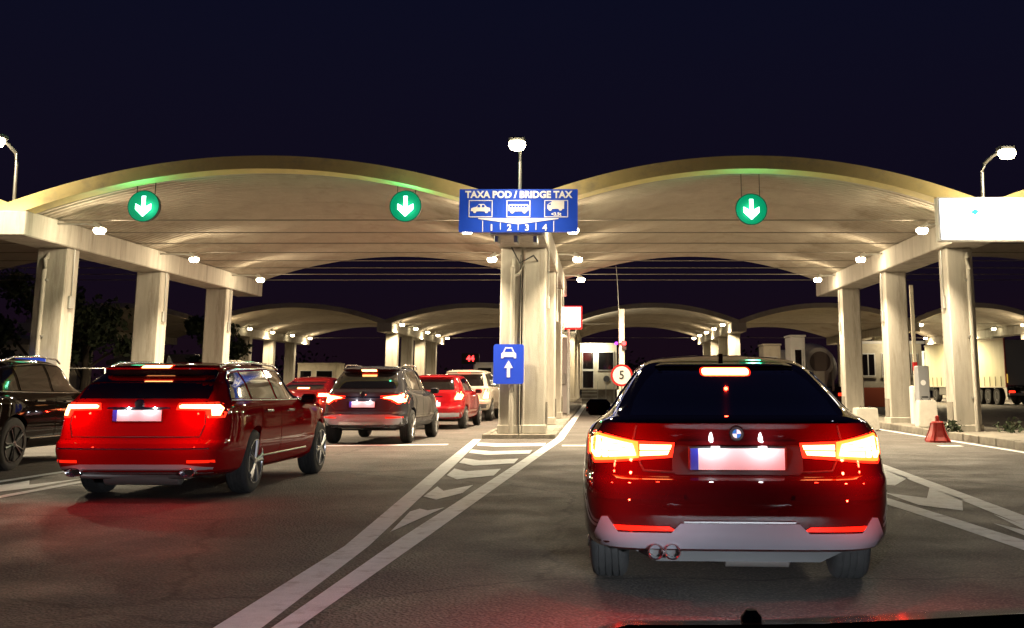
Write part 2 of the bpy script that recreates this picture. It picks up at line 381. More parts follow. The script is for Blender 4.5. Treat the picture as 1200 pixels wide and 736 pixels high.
vault(XC, XR, YF, YB, 8, 9, 8, 'ribbed concrete vault over the lane of the nearest car, right of the blue sign')
vault(XR, XR + 10.8, YF, YB, 8, 9, 8, 'concrete vault behind the white screen at the right edge')

# far canopy
FY0, FY1 = 69.0, 93.0
FX = [-35.4, -24.4, -13.2, -1.85, 8.7, 19.4, 27.6]
fl = ['leftmost', 'second', 'third', 'fourth', 'fifth', 'sixth', 'rightmost']
names_far = ['far support row at the left end of the distant canopy', 'far support row seen between the left columns', 'far column row seen over the dark grey crossover roof',
             'far support row behind the white booth', 'far column row rising behind the nearest car roof', 'far support row behind the curtain trailer truck', 'far support row at the right end of the distant canopy']
for i, x in enumerate(FX):
    row([x], (FY0, FY1), [71.5, 77.2, 82.9, 88.6], names_far[i], cw=.75, pipes=False)
vn = ['distant pale vault behind the left trees', 'distant pale vault seen between the left columns', 'distant pale vault left of the central columns', 'distant pale vault above the white booth and speed sign',
      'distant pale vault above the round drum truck', 'distant pale vault above the curtain trailer truck']
for i in range(6): vault(FX[i], FX[i + 1], FY0, FY1, 6, 5, 2, vn[i], True)

# ------------------------------------------------------------------ lamps on the beams
def beam_lamp(loc, side, label, far=False, spot=True, yard=False):
    t = thing('canopy_lamp', label, 'lamp', loc, 0, 'lamps along the far beams' if far else 'lamps along the near beams')
    s = 1.0 if not far else 1.15
    bm = bmesh.new(); bx(bm, (0, 0, 0), (.22 * s, .26 * s, .10 * s), .02); o = link('housing', fin(bm), M_STEEL, t, (0, 0, .07)); o.rotation_euler = (0, side * .6, 0)
    lathe('bulb', [(-.09, .03), (-.085, .10), (-.02, .14), (.03, .13), (.05, .04)], M_LAMP if not far else M_LAMPFAR, t, 16, 'Z', (0.03 * side, 0, -.02), 60).scale = (s, s, s)
    tube('arm', [(-side * .06, 0, .1), (-side * .3, 0, .12), (-side * (.6 if far else .95), 0, .12)], .025, M_STEEL, t, 6)
    if not far:
        put_light(D_SPOT, t, (.05 * side, 0, -.20), aim((side * .55, 0, -1)))
        put_light(D_PT, t, (.10 * side, -.12, -.16))
    elif spot: put_light(D_YARD if yard else D_FAR, t, (.1 * side, 0, -.25), (0, 0, 0)); put_light(D_FARP, t, (.15 * side, 0, -.2))
    return t
D_SPOT = lamp_data('SPOT', LAMP_SPOT * 4, WARM, spot_size=R(150), spot_blend=.7, shadow_soft_size=.08)
D_PT = lamp_data('POINT', LAMP_POINT, WARM, shadow_soft_size=.06)
D_FAR = lamp_data('SPOT', 1500, (1, .78, .48), spot_size=R(165), spot_blend=.4, shadow_soft_size=.15)
D_YARD = lamp_data('SPOT', 4500, (1, .80, .48), spot_size=R(165), spot_blend=.4, shadow_soft_size=.15)
D_FARP = lamp_data('POINT', 70, (1, .78, .48), shadow_soft_size=.15)
ordn = ['first', 'second', 'third']
for k, y in enumerate((25.2, 31.25, 37.5)):
    beam_lamp((-11.45, y, 4.70), 1, f'lit lamp on the left beam, {ordn[k]} from the front')
    beam_lamp((-2.97, y, 4.70), -1, f'lit lamp left of the central beams, {ordn[k]} from the front')
    beam_lamp((-.61, y, 4.70), 1, f'lit lamp right of the central beams, {ordn[k]} from the front')
    beam_lamp((7.45, y, 4.70), -1, f'lit lamp on the right beam, {ordn[k]} from the front')
rows_far = ['distant beam seen between the left columns', 'distant beam above the dark grey crossover', 'distant beam above the cream booth with steps', 'distant beam above the nearest car roof', 'distant beam left of the curtain truck', 'distant beam right of the curtain truck']
fo = ['nearest', 'second', 'third', 'fourth', 'farthest']
for i, x in enumerate(FX[1:7]):
    for k, y in enumerate((70.2, 75.5, 80.8, 86.1, 91.4)):
        sd = 1 if x < -3 or 15 < x < 25 else -1
        beam_lamp((x + sd * .85, y, 4.88), sd, f'{fo[k]} small lamp on the {rows_far[i]}', True, k in (0, 2, 4), x > 15)

# street lamps on masts
def mast(name, x, y, z0, pts, head, label, energy, dx):
    t = thing(name, label, 'street lamp', (x, y, z0))
    tube('pole', pts, .04, M_STEEL, t, 10)
    bm = bmesh.new(); bx(bm, (0, 0, 0), (.34, .30, .12), .03); link('lamp_head', fin(bm), M_STEEL, t, head)
    lathe('bulb', [(-.13, .04), (-.12, .13), (-.04, .18), (.04, .17)], M_LAMP, t, 18, 'Z', (head[0], head[1] - .05, head[2] - .09), 60)
    lathe('base_plate', [(0, .1), (.02, .1), (.025, .05)], M_STEEL, t, 14, 'Z', (0, 0, 0))
    put_light(lamp_data('POINT', energy, WARM, shadow_soft_size=.1), t, (head[0], head[1] - .05, head[2] - .33))
    put_light(lamp_data('SPOT', energy * 7, WARM, spot_size=R(140), spot_blend=.8, shadow_soft_size=.12), t, (head[0], head[1] - .1, head[2] - .32), aim((0, -.35, -1)))
mast('street_lamp', -1.70, 23.75, 4.92, [(0, 0, 0), (0, 0, 1.05), (0, -.15, 1.25), (0, -.75, 1.32)], (0, -.95, 1.33), 'lit lamp on a short pole above the blue tax sign', 120, 0)
mast('street_lamp', 8.38, 23.85, 4.92, [(0, 0, 0), (.02, 0, .85), (.06, -.08, 1.03), (.14, -.4, 1.14), (.18, -.8, 1.16)], (.2, -1.0, 1.16), 'lit lamp on a curved pole above the white screen', 150, .5)
mast('street_lamp', -12.80, 24.0, 4.92, [(0, 0, 0), (-.02, 0, 1.05), (-.02, -.1, 1.3), (.0, -.5, 1.42), (.02, -.8, 1.44)], (.05, -1.0, 1.45), 'lit lamp on a curved pole at the left edge', 190, -.5)

# ------------------------------------------------------------------ signs
def pict_car(x, z, s):   # side silhouette
    return [(x + s * a, z + s * b) for a, b in ((-1, -.18), (-.98, .08), (-.75, .2), (-.45, .26), (-.2, .55), (.35, .55), (.62, .25), (.95, .15), (1, -.18), (.78, -.2), (.7, -.38), (.5, -.38), (.42, -.2), (-.42, -.2), (-.5, -.38), (-.7, -.38), (-.78, -.2))]
t = thing('overhead_sign', 'blue bridge tax sign with car, bus and truck symbols above the central columns', 'sign', (-1.71, 23.5, 4.4))
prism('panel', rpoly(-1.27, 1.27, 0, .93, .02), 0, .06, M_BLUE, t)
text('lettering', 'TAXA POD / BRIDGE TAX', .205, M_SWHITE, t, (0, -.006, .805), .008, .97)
def frame(parent, x0, x1, z0, z1, w, m, y0=-.008, y1=0):
    bm = bmesh.new()
    for a in ((x0, x1, z0, z0 + w), (x0, x1, z1 - w, z1), (x0, x0 + w, z0 + w, z1 - w), (x1 - w, x1, z0 + w, z1 - w)):
        bx(bm, ((a[0] + a[1]) / 2, (y0 + y1) / 2, (a[2] + a[3]) / 2), (a[1] - a[0], y1 - y0, a[3] - a[2]))
    return link('symbol_frame', fin(bm), m, parent)
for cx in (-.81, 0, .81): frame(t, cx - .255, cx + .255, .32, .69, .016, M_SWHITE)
prism('car_symbol', pict_car(-.81, .49, .21), -.008, 0, M_SWHITE, t)
for a in (-.85, -.76): prism('symbol_window', [(a - .03, .535), (a - .02, .585), (a + .03, .585), (a + .035, .535)], -.011, -.004, M_BLUE, t)
prism('bus_symbol', rpoly(-.215, .215, .45, .60, .03), -.008, 0, M_SWHITE, t)
for k in range(6): prism('symbol_window', rpoly(-.19 + k * .065, -.14 + k * .065, .535, .575, .005, 2), -.011, -.004, M_BLUE, t)
for a in (-.13, .13): prism('symbol_wheel', [(a + .042 * math.cos(q), .445 + .042 * math.sin(q)) for q in [R(30 * k) for k in range(12)]], -.009, -.001, M_SWHITE, t)
prism('truck_symbol', [(.62, .50), (.62, .59), (.68, .64), (.71, .64), (.71, .67), (.98, .67), (.98, .50)], -.008, 0, M_SWHITE, t)
prism('symbol_window', [(.635, .58), (.675, .62), (.695, .62), (.695, .58)], -.011, -.004, M_BLUE, t)
for a in (.68, .90): prism('symbol_wheel', [(a + .04 * math.cos(q), .50 + .04 * math.sin(q)) for q in [R(30 * k) for k in range(12)]], -.009, -.001, M_SWHITE, t)
text('lettering', '<3.5t', .10, M_SWHITE, t, (.81, -.006, .385), .004)
prism('wedge', [(-.86, .30), (.86, .30), (.86, .285), (0, .17), (-.86, .285)], -.007, 0, M_SWHITE, t)
for k in range(5): box('divider', (-.76 + k * .38, -.004, .125), (.014, .008, .24 if k in (0, 4) else .16), M_SWHITE, t)
for k in range(4): text('lettering', str(k + 1), .19, M_SWHITE, t, (-.57 + k * .38, -.006, .09), .006)

def lane_sign(loc, label):
    t = thing('lane_sign', label, 'sign', loc)
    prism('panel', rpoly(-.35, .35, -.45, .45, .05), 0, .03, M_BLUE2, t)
    fr = [(-.17, .13), (-.17, .24), (-.13, .27), (-.08, .38), (.08, .38), (.13, .27), (.17, .24), (.17, .13), (.12, .13), (.12, .16), (-.12, .16), (-.12, .13)]
    prism('car_symbol', fr, -.008, 0, M_SWHITE, t)
    prism('symbol_window', [(-.10, .275), (-.065, .355), (.065, .355), (.10, .275)], -.011, -.004, M_BLUE2, t)
    prism('arrow', [(-.035, -.30), (-.035, -.09), (-.10, -.09), (0, .08), (.10, -.09), (.035, -.09), (.035, -.30)], -.008, 0, M_SWHITE, t)
    box('clamp', (0, .05, .25), (.5, .05, .05), M_STEEL, t); box('clamp', (0, .05, -.25), (.5, .05, .05), M_STEEL, t)
    return t
lane_sign((-2.06, 25.84, 1.66), 'blue sign with white car and up arrow on the central columns')
lane_sign((-13.05, 25.80, 1.36), 'blue sign on the left column behind the dark car')

t = thing('light_screen', 'glowing white advertising screen on the right beam', 'screen', (8.62, 23.45, 4.2))
prism('casing', rpoly(-1.36, 1.36, 0, .95, .02), .012, .22, M_WHITEP, t)
prism('display', rpoly(-1.31, 1.31, .04, .91, .01), 0, .012, M_LEDW, t)
bm = bmesh.new(); 
tealm = mat('teal_print', (.02, .55, .50), .4, emit=(.03, .75, .68), es=.8); greym = mat('pale_print', (.8, .8, .82), .4, emit=(.74, .76, .78), es=1.0)
prism('emblem', [(-.65, .62), (-.565, .70), (-.48, .645), (-.555, .555)], -.004, .001, tealm, t)
prism('emblem', [(-.70, .70), (-.66, .72), (-.68, .66)], -.004, .001, mat('grey_print', (.3, .3, .3), .4, emit=(.35, .4, .4), es=.8), t)
text('lettering', 'A  N  I  N  A', .10, greym, t, (-.35, -.004, .38), 0, 1.6)
for a in (-.7, .7): box('bracket', (a * .4, .3, .3), (.1, .3, .5), M_STEEL, t, .01)

def arrow_signal(loc, label):
    t = thing('lane_signal', label, 'signal', loc, 0, 'green lane arrows')
    bm = bmesh.new(); lathe_bm(bm, [(0, .35), (.16, .33)], 40, 'Y'); link('casing', fin(bm, 'c', 40), M_BLACK, t)
    prism('halo_disc', [(.335 * math.cos(R(9 * k)), .335 * math.sin(R(9 * k))) for k in range(40)], -.006, .012, M_ARROWBG, t)  # glowing disc added as the halo around the arrow
    prism('arrow', [(-.04, .22), (-.04, -.02), (-.17, .05), (-.17, -.07), (0, -.23), (.17, -.07), (.17, .05), (.04, -.02), (.04, .22)], -.016, -.002, M_ARROW, t)
    for a in (-.2, .2): tube('hanger', [(a, .09, .25), (a, .09, .80)], .009, M_BLACK, t, 6)
    put_light(lamp_data('POINT', 30, (.05, 1, .45), shadow_soft_size=.15), t, (0, -.30, 0))
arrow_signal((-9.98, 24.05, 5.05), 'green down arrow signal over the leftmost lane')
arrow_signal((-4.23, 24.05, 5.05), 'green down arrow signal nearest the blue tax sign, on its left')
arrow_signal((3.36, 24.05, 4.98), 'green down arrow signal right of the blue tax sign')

# red-lit display behind the central columns
t = thing('message_display', 'bright white and red display on a post behind the central columns', 'display', (-1.08, 41.6, .09))
tube('post', [(-.02, .1, 0), (-.02, .1, 3.3)], .06, M_STEEL, t, 10)
bm = bmesh.new(); bx(bm, (0, .12, 3.55), (.96, .18, .86), .02); link('casing', fin(bm), mat('red_halo_casing', (.5, .01, .01), .4, emit=(1, .02, .02), es=1.6), t)  # casing emits red to paint the halo around the display
prism('display', rpoly(-.42, .42, 3.2, 3.93, .01), .015, .04, M_LEDR, t)
put_light(lamp_data('POINT', 60, (1, .10, .08), shadow_soft_size=.3), t, (.1, -.35, 3.5))
# red LED digits far left lane
t = thing('lane_display', 'small red digits display hanging above the far queue', 'display', (-6.6, 58, 2.0))
tube('post', [(.35, .1, -2.0), (.35, .1, .6)], .05, M_STEEL, t, 8)
prism('casing', rpoly(-.45, .45, .2, .75, .02), 0, .1, M_BLACK, t)
text('lettering', '44', .4, M_LEDRED, t, (0, -.01, .48), .012)

# speed sign and raised barrier in the nearest lane
t = thing('speed_sign', 'round white speed limit sign with red ring reading 5', 'sign', (.79, 37.9, 0))
tube('post', [(0, .05, 0), (0, .05, 1.8)], .03, M_STEEL, t, 10)
disc = lambda r, n=40: [(r * math.cos(2 * math.pi * k / n), 1.49 + r * math.sin(2 * math.pi * k / n)) for k in range(n)]
prism('rim_ring', disc(.37), 0, .02, M_SRED, t); prism('disc', disc(.30), -.004, .006, M_DISC, t)
text('lettering', '5', .40, M_BLACK, t, (0, -.006, 1.49), .006, .9)
lathe('foot', [(0, .16), (.05, .15), (.08, .05)], M_STEEL, t, 14, 'Z', (0, .05, 0))
def barrier(loc, h, label, w=.11, cw=.34):
    t = thing('raised_barrier', label, 'barrier', loc)
    bm = bmesh.new(); bx(bm, (0, 0, .5), (cw, .36, 1.0), .03); link('cabinet', fin(bm), M_WHITEP, t)
    lathe('hub', [(-.08, cw * .3), (0, cw * .34), (.03, cw * .3)], M_DKST, t, 16, 'Y', (0, -.2, .88))
    bm = bmesh.new(); bx(bm, (0, -.25, .8 + (h - .8) / 2), (w, .05, h - .8), .01); link('boom', fin(bm), M_CREAM, t)
    for k in range(3): box('boom_stripe', (0, -.25, 1.5 + k * (h - 1.7) / 3), (w + .006, .056, .22), M_SRED, t) if k == 0 else None
    return t
b = barrier((.84, 40.2, 0), 3.85, 'cream barrier boom raised upright behind the speed sign', .2)
tube('antenna', [(-.1, -.2, 3.8), (-.16, -.2, 5.0), (-.2, -.2, 5.4)], .012, M_STEEL, b, 6)
bm = bmesh.new(); bx(bm, (.08, -.33, 2.55), (.16, .12, .34), .02); link('signal_box', fin(bm), M_BLACK, b)
lathe('red_lamp', [(-.04, .075), (0, .07), (.02, .03)], M_LEDRED, b, 16, 'Y', (.08, -.40, 2.62))
put_light(lamp_data('POINT', 14, (1, .05, .08), shadow_soft_size=.1), b, (.08, -.6, 2.62))
lathe('purple_lamp', [(-.04, .06), (0, .055), (.02, .02)], mat('purple_led', (.2, .02, .5), .4, emit=(.35, .03, .8), es=2), b, 16, 'Y', (-.2, -.36, 2.62))
box('lamp_bracket', (-.06, -.30, 2.62), (.28, .05, .06), M_DKST, b)

b = barrier((8.27, 29.6, .16), 3.62, 'cream barrier boom raised upright between the right columns', .10, .14)
t = thing('ticket_machine', 'grey ticket machine cabinet beside the raised boom on the right island', 'machine', (8.37, 29.15, .16))
bm = bmesh.new(); bx(bm, (0, 0, .86), (.30, .35, 1.30), .02); link('cabinet', fin(bm), mat('grey_cabinet', (.33, .34, .36), .45, .3), t)
bm = bmesh.new(); bx(bm, (0, 0, .11), (.24, .30, .22), .01); link('plinth', fin(bm), M_DKST, t)
lathe('speaker_disc', [(-.01, .07), (.01, .065)], M_SWHITE, t, 16, 'Y', (-.02, -.18, 1.08))
box('slot', (0, -.178, .72), (.16, .01, .03), M_BLACK, t)
def block(loc, s, label, rz=0):
    t = thing('concrete_block', label, 'block', loc, rz)
    bm = bmesh.new(); p = [(-s[0] / 2, 0), (s[0] / 2, 0), (s[0] / 2 - .04, s[2]), (-s[0] / 2 + .04, s[2])]
    prism_bm(bm, p, -s[1] / 2, s[1] / 2); bmesh.ops.bevel(bm, geom=list(bm.edges), offset=.02, segments=2, affect='EDGES')
    link('block_body', fin(bm), M_BLOCK, t)
    for a in (-1, 1): tube('lifting_loop', [(a * s[0] * .2 - .04, 0, s[2] - .01), (a * s[0] * .2, 0, s[2] + .05), (a * s[0] * .2 + .04, 0, s[2] - .01)], .01, M_DKST, t, 6)
block((7.12, 30.2, 0), (.62, .5, .58), 'low pale concrete block at the foot of the right columns, next to the car', .04)
block((8.27, 28.55, .14), (.50, .45, .66), 'taller pale concrete block behind the red plastic barrier', -.05)

# red plastic barrier, flared octagonal skirt
t = thing('plastic_barrier', 'red plastic barrier bollard with flared foot by the right column', 'barrier', (7.2, 24.1, 0)); t.scale = (.9, .9, .92)
bm = bmesh.new(); lathe_bm(bm, [(0, .30), (.04, .30), (.12, .245), (.26, .185), (.40, .15), (.44, .15), (.47, .13)], 10, 'Z'); link('flared_body', fin(bm), M_REDP, t)
for k in range(5):
    a = 2 * math.pi * k / 5 + .3
    tube('rib', [(.30 * math.cos(a), .30 * math.sin(a), .03), (.19 * math.cos(a), .19 * math.sin(a), .27), (.15 * math.cos(a), .15 * math.sin(a), .43)], .018, M_REDP, t, 6)
lathe('neck', [(.46, .05), (.58, .045), (.60, .02)], M_REDP, t, 10, 'Z')

# ------------------------------------------------------------------ cars
def pchip(x, y, xs):
    x = np.array(x, float); y = np.array(y, float); h = np.diff(x); d = np.diff(y) / h; m = np.zeros_like(y)
    for i in range(1, len(x) - 1):
        if d[i - 1] * d[i] > 0:
            w1 = 2 * h[i] + h[i - 1]; w2 = h[i] + 2 * h[i - 1]; m[i] = (w1 + w2) / (w1 / d[i - 1] + w2 / d[i])
    m[0] = d[0]; m[-1] = d[-1]; i = np.clip(np.searchsorted(x, xs) - 1, 0, len(h) - 1); t = (xs - x[i]) / h[i]
    return (1 + 2 * t) * (1 - t) ** 2 * y[i] + t * (1 - t) ** 2 * h[i] * m[i] + t * t * (3 - 2 * t) * y[i + 1] + t * t * (t - 1) * h[i] * m[i + 1]
def quarter(hw, hl, n, cnt):
    t = np.linspace(0, math.pi / 2, 500); x = hw * np.sin(t) ** (2 / n); y = -hl * np.cos(t) ** (2 / n)
    dx, dy = np.diff(x), np.diff(y); ds = np.hypot(dx, dy); an = np.unwrap(np.arctan2(dy, dx)); da = np.abs(np.diff(an, prepend=an[0]))
    s = np.concatenate([[0], np.cumsum(ds + .9 * da)]); q = np.linspace(0, s[-1], cnt); return np.interp(q, s, x), np.interp(q, s, y)
def slices_body(sl, nq=20):
    sl = sorted(sl); z = [s[0] for s in sl]
    zs = []
    for a, b_ in zip(z, z[1:]):
        k = max(2, int(math.ceil((b_ - a) / .045))); zs += list(np.linspace(a, b_, k, endpoint=False))
    zs.append(z[-1]); zs = np.array(zs)
    cols = [pchip(z, [s[i] for s in sl], zs) for i in range(1, 6)]
    bm = bmesh.new(); rings = []
    for zz, yr, yf, hw, nr, nf in zip(zs, *cols):
        yc = yr + (yf - yr) * .5
        xr, yq = quarter(hw, yc - yr, nr, nq); xf, yg = quarter(hw, yf - yc, nf, nq - 4)
        right = [(a, yc + b_) for a, b_ in zip(xr, yq)] + [(a, yc - b_) for a, b_ in list(zip(xf, yg))[::-1][1:]]
        left = [(-a, b_) for a, b_ in right[::-1][1:-1]]
        rings.append([bm.verts.new((a, b_, zz)) for a, b_ in right + left])
    n = len(rings[0])
    for A, B in zip(rings, rings[1:]):
        for k in range(n): bm.faces.new((A[k], A[(k + 1) % n], B[(k + 1) % n], B[k]))
    for ring, c in ((rings[0], 0), (rings[-1], 1)):
        v = bm.verts.new(sum((q.co for q in ring), Vector()) / n)
        for k in range(n): bm.faces.new((ring[k], ring[(k + 1) % n], v))
    bmesh.ops.recalc_face_normals(bm, faces=bm.faces)
    return bm
class Car:
    def __init__(s, name, label, loc, rz, sl, paint, ax, wr, ww, track, rim=None, spokes=5, cat='car', arch=None):
        s.root = thing(name, label, cat, loc, rz); s.paint = paint
        bm = slices_body(sl); s.bvh = BVHTree.FromBMesh(bm)
        me = bpy.data.meshes.new('body'); bm.to_mesh(me); bm.free()
        o = bpy.data.objects.new('tmp', me); C.objects.link(o)
        cb = bmesh.new(); ar = arch or wr + .045
        for y in ax:
            for sd in (-1, 1):
                q = bmesh.ops.create_cone(cb, cap_ends=True, segments=40, radius1=ar, radius2=ar, depth=.9)
                for v in q['verts']: v.co = Vector((v.co.z + sd * (track + .45 - ww * .8 - .02), v.co.x + y, v.co.y + wr))
        cm = bpy.data.meshes.new('c'); cb.to_mesh(cm); cb.free(); co = bpy.data.objects.new('cut', cm); C.objects.link(co)
        md = o.modifiers.new('b', 'BOOLEAN'); md.operation = 'DIFFERENCE'; md.object = co; md.solver = 'EXACT'
        bpy.context.view_layer.update(); dg = bpy.context.evaluated_depsgraph_get()
        nm = bpy.data.meshes.new_from_object(o.evaluated_get(dg)); bpy.data.objects.remove(o); bpy.data.objects.remove(co)
        nm.shade_smooth(); nm.set_sharp_from_angle(angle=R(28)); nm.materials.clear()
        s.body = link('body', nm, paint, s.root)
        # dark floor pan and wheels
        L0 = min(q[1] for q in sl); L1 = max(q[2] for q in sl)
        bm = bmesh.new(); bx(bm, (0, (L0 + L1) / 2 + .15, sl[0][0] + .02), (track * 1.35, (L1 - L0) * .78, .12), .03); link('floor_pan', fin(bm), M_BLACK, s.root)
        prof = [(-ww / 2 + .01, wr * .68), (-ww / 2, wr * .80), (-ww / 2 + .012, wr * .93), (-ww / 2 + .035, wr * .99), *[q for g0 in (-.066, -.024, .018, .060) for q in ((g0, wr), (g0 + .0015, wr - .009), (g0 + .0075, wr - .009), (g0 + .009, wr))], (ww / 2 - .035, wr * .99), (ww / 2 - .012, wr * .93), (ww / 2, wr * .80), (ww / 2 - .01, wr * .68)]
        bm = bmesh.new()
        full = prof
        rings = []
        lathe_bm(bm, full, 40); tm = fin(bm, 't', 35); tm.materials.append(M_TYRE)
        bm = bmesh.new(); rr = wr * .70
        lathe_bm(bm, [(ww / 2 - .05, rr * .90), (ww / 2 + .003, rr), (ww / 2 + .003, rr * .955), (ww / 2 - .04, rr * .90)], 40)
        for k in range(spokes):
            for off in (-.13, .13):
                a = 2 * math.pi * k / spokes
                p0 = Vector((ww / 2 - .012, math.cos(a + off * .5) * rr * .16, math.sin(a + off * .5) * rr * .16)); p1 = Vector((ww / 2 - .004, math.cos(a + off) * rr * .93, math.sin(a + off) * rr * .93))
                tube_bm(bm, [p0, (p0 + p1) / 2 + Vector((.005, 0, 0)), p1], [.022, .018, .022], 6)
        lathe_bm(bm, [(ww / 2 - .04, .055), (ww / 2 + .002, .05), (ww / 2 + .008, .03)], 16)
        rm = fin(bm, 'r', 40); rm.materials.append(rim or M_RIM)
        bm = bmesh.new(); lathe_bm(bm, [(-ww / 2 + .02, rr * .9), (ww / 2 - .07, rr * .9), (ww / 2 - .07, rr * .55), (ww / 2 - .055, rr * .2)], 28); hm = fin(bm, 'h', 40); hm.materials.append(M_DKST)
        for y in ax:
            for sd in (-1, 1):
                w = link('wheel', hm, None, s.root, (sd * (track - ww / 2), y, wr), (0, 0, 0 if sd > 0 else math.pi))
                link('tyre', tm, None, w); link('rim', rm, None, w).rotation_euler.x = random.uniform(0, 1)
    def proj(s, axis, u, v):
        if axis == 'rear': o, d = Vector((u, -4, v)), Vector((0, 1, 0))
        elif axis == 'front': o, d = Vector((u, 9, v)), Vector((0, -1, 0))
        elif axis == 'right': o, d = Vector((4, u, v)), Vector((-1, 0, 0))
        elif axis == 'left': o, d = Vector((-4, u, v)), Vector((1, 0, 0))
        else: o, d = Vector((u, v, 4)), Vector((0, 0, -1))
        h = s.bvh.ray_cast(o, d)[0]
        if h is None: h = s.bvh.find_nearest(o + d * 4)[0]
        return h, d
    def panel(s, name, poly, axis, m, off=.004, thick=.012, parent=None, grid=.07):
        bm = bmesh.new(); vv = [bm.verts.new((a, 0, b_)) for a, b_ in poly]; bm.faces.new(vv)
        us = [p[0] for p in poly]; ws = [p[1] for p in poly]
        for ax, lo, hi in (((1, 0, 0), min(us), max(us)), ((0, 0, 1), min(ws), max(ws))):
            k = int((hi - lo) / grid)
            for i in range(1, k + 1):
                c = lo + (hi - lo) * i / (k + 1)
                bmesh.ops.bisect_plane(bm, geom=bm.verts[:] + bm.edges[:] + bm.faces[:], dist=1e-5, plane_co=(c * ax[0], 0, c * ax[2]), plane_no=ax)
        bed = [e for e in bm.edges if e.is_boundary]; dirs = {}
        for v in bm.verts:
            h, d = s.proj(axis, v.co.x, v.co.z); v.co = h - d * off; dirs[v] = d
        back = {}
        for e in bed:
            for v in e.verts:
                if v not in back: back[v] = bm.verts.new(v.co + dirs[v] * thick)
        for e in bed:
            a, b_ = e.verts; bm.faces.new((a, b_, back[b_], back[a]))
        bmesh.ops.recalc_face_normals(bm, faces=bm.faces)
        o = link(name, fin(bm, name, 35), m, parent or s.root)
        # make the outer face look outward
        return o
    def strip(s, name, pts, axis, rad, m, off=.0, parent=None, n=6, closed=False):
        P = []
        pp = list(pts) + ([pts[0]] if closed else [])
        for a, b_ in zip(pp, pp[1:]):
            for k in range(n): P.append((a[0] + (b_[0] - a[0]) * k / n, a[1] + (b_[1] - a[1]) * k / n))
        P.append(pp[-1]); Q = []
        for u, v in P:
            h, d = s.proj(axis, u, v); Q.append(h - d * off)
        return tube(name, Q, rad, m, parent or s.root, 6)
    def box(s, name, c, sz, m, bev=.01, parent=None, rot=None):
        bm = bmesh.new(); bx(bm, (0, 0, 0), sz, bev); o = link(name, fin(bm), m, parent or s.root, c)
        if rot: o.rotation_euler = rot
        return o
    def glow(s, loc, e, col=(1, .02, .008), r=.012): put_light(lamp_data('POINT', e, col, shadow_soft_size=r), s.root, loc)  # bare red light added off the lens to redden bodywork and road
    def mirrors(s, y, z, x, m=None):
        for sd in (-1, 1):
            bm = bmesh.new(); bx(bm, (0, 0, 0), (.20, .10, .13), .035); o = link('door_mirror', fin(bm, 'm', 50), m or s.paint, s.root, (sd * (x + .10), y, z))
            box('mirror_glass', (0, -.052, 0), (.15, .006, .09), M_GLASS, o)
            tube('mirror_arm', [(-sd * .16, .02, -.06), (-sd * .06, .01, -.04)], .02, M_BLACK, o, 6)
def mirror_poly(p): return [(-a, b_) for a, b_ in p][::-1]
def both(c, name, poly, m, **k):
    return [c.panel(name, poly, 'rear', m, **k), c.panel(name, mirror_poly(poly), 'rear', m, **k)]
def gen_slices(L, hw, b, zbump, zbelt, H, ytop, ycowl, yrf, rake=.0, n=6, spoil=.12):
    mid = (zbelt + H) / 2
    return [(b, .35, L - .35, hw * .86, n - 1, 4), (b + .06, .09, L - .12, hw * .95, n, 4), (b + .2, .025, L - .04, hw * .99, n + .5, 4), (zbump - .06, 0, L, hw, n + .5, 4),
            (zbump, .015, L, hw, n + .5, 4), (zbump + .035, .07, L - .01, hw, n + .5, 4), (zbelt - .14, .11, L - .08, hw * .992, n, 4), (zbelt - .06, .125, L - .25, hw * .975, n, 4),
            (zbelt, .14, ycowl + .45, hw * .945, n, 4), (zbelt + .04, .18, ycowl, hw * .91, n, 4), (mid, .18 + (ytop - .18) * .5 + rake, ycowl + (yrf - ycowl) * .52, hw * .81, n, 4),
            (H - .11, ytop - .02, yrf + .12, hw * .715, n, 4.5), (H - .075, ytop - spoil, yrf, hw * .69, n, 4.5), (H - .04, ytop + .02, yrf - .18, hw * .62, n - 1, 4.5), (H - .012, ytop + .45, yrf - .5, hw * .44, n - 2, 4), (H, ytop + .75, yrf - .8, hw * .16, n - 2, 3)]
def paint(name, col, metal=.0, rough=.3, coat=1):
    m = mat(name, col, rough, metal, coat); b = m.node_tree.nodes['Principled BSDF']; b.inputs['Coat Roughness'].default_value = .03; b.inputs['Specular IOR Level'].default_value = .0; return m

def plate(c, x, z, w=.52, h=.115, y=None, blue=True):
    yy = (c.proj('rear', x, z)[0].y if y is None else y) - .012
    f = c.box('number_plate', (x, yy, z), (w + .02, .014, h + .02), M_BLACK, .004)
    box('plate_face', (0, -.009, 0), (w, .006, h), M_PLATE, f)
    if blue: box('plate_band', (-w / 2 + .022, -.0125, 0), (.044, .004, h), M_EU, f)
    for a in (-.14, .14): put_light(lamp_data('POINT', 1.5, (.92, .96, 1), shadow_soft_size=.012), c.root, (x + a, yy - .07, z + h / 2 + .05))
    return f

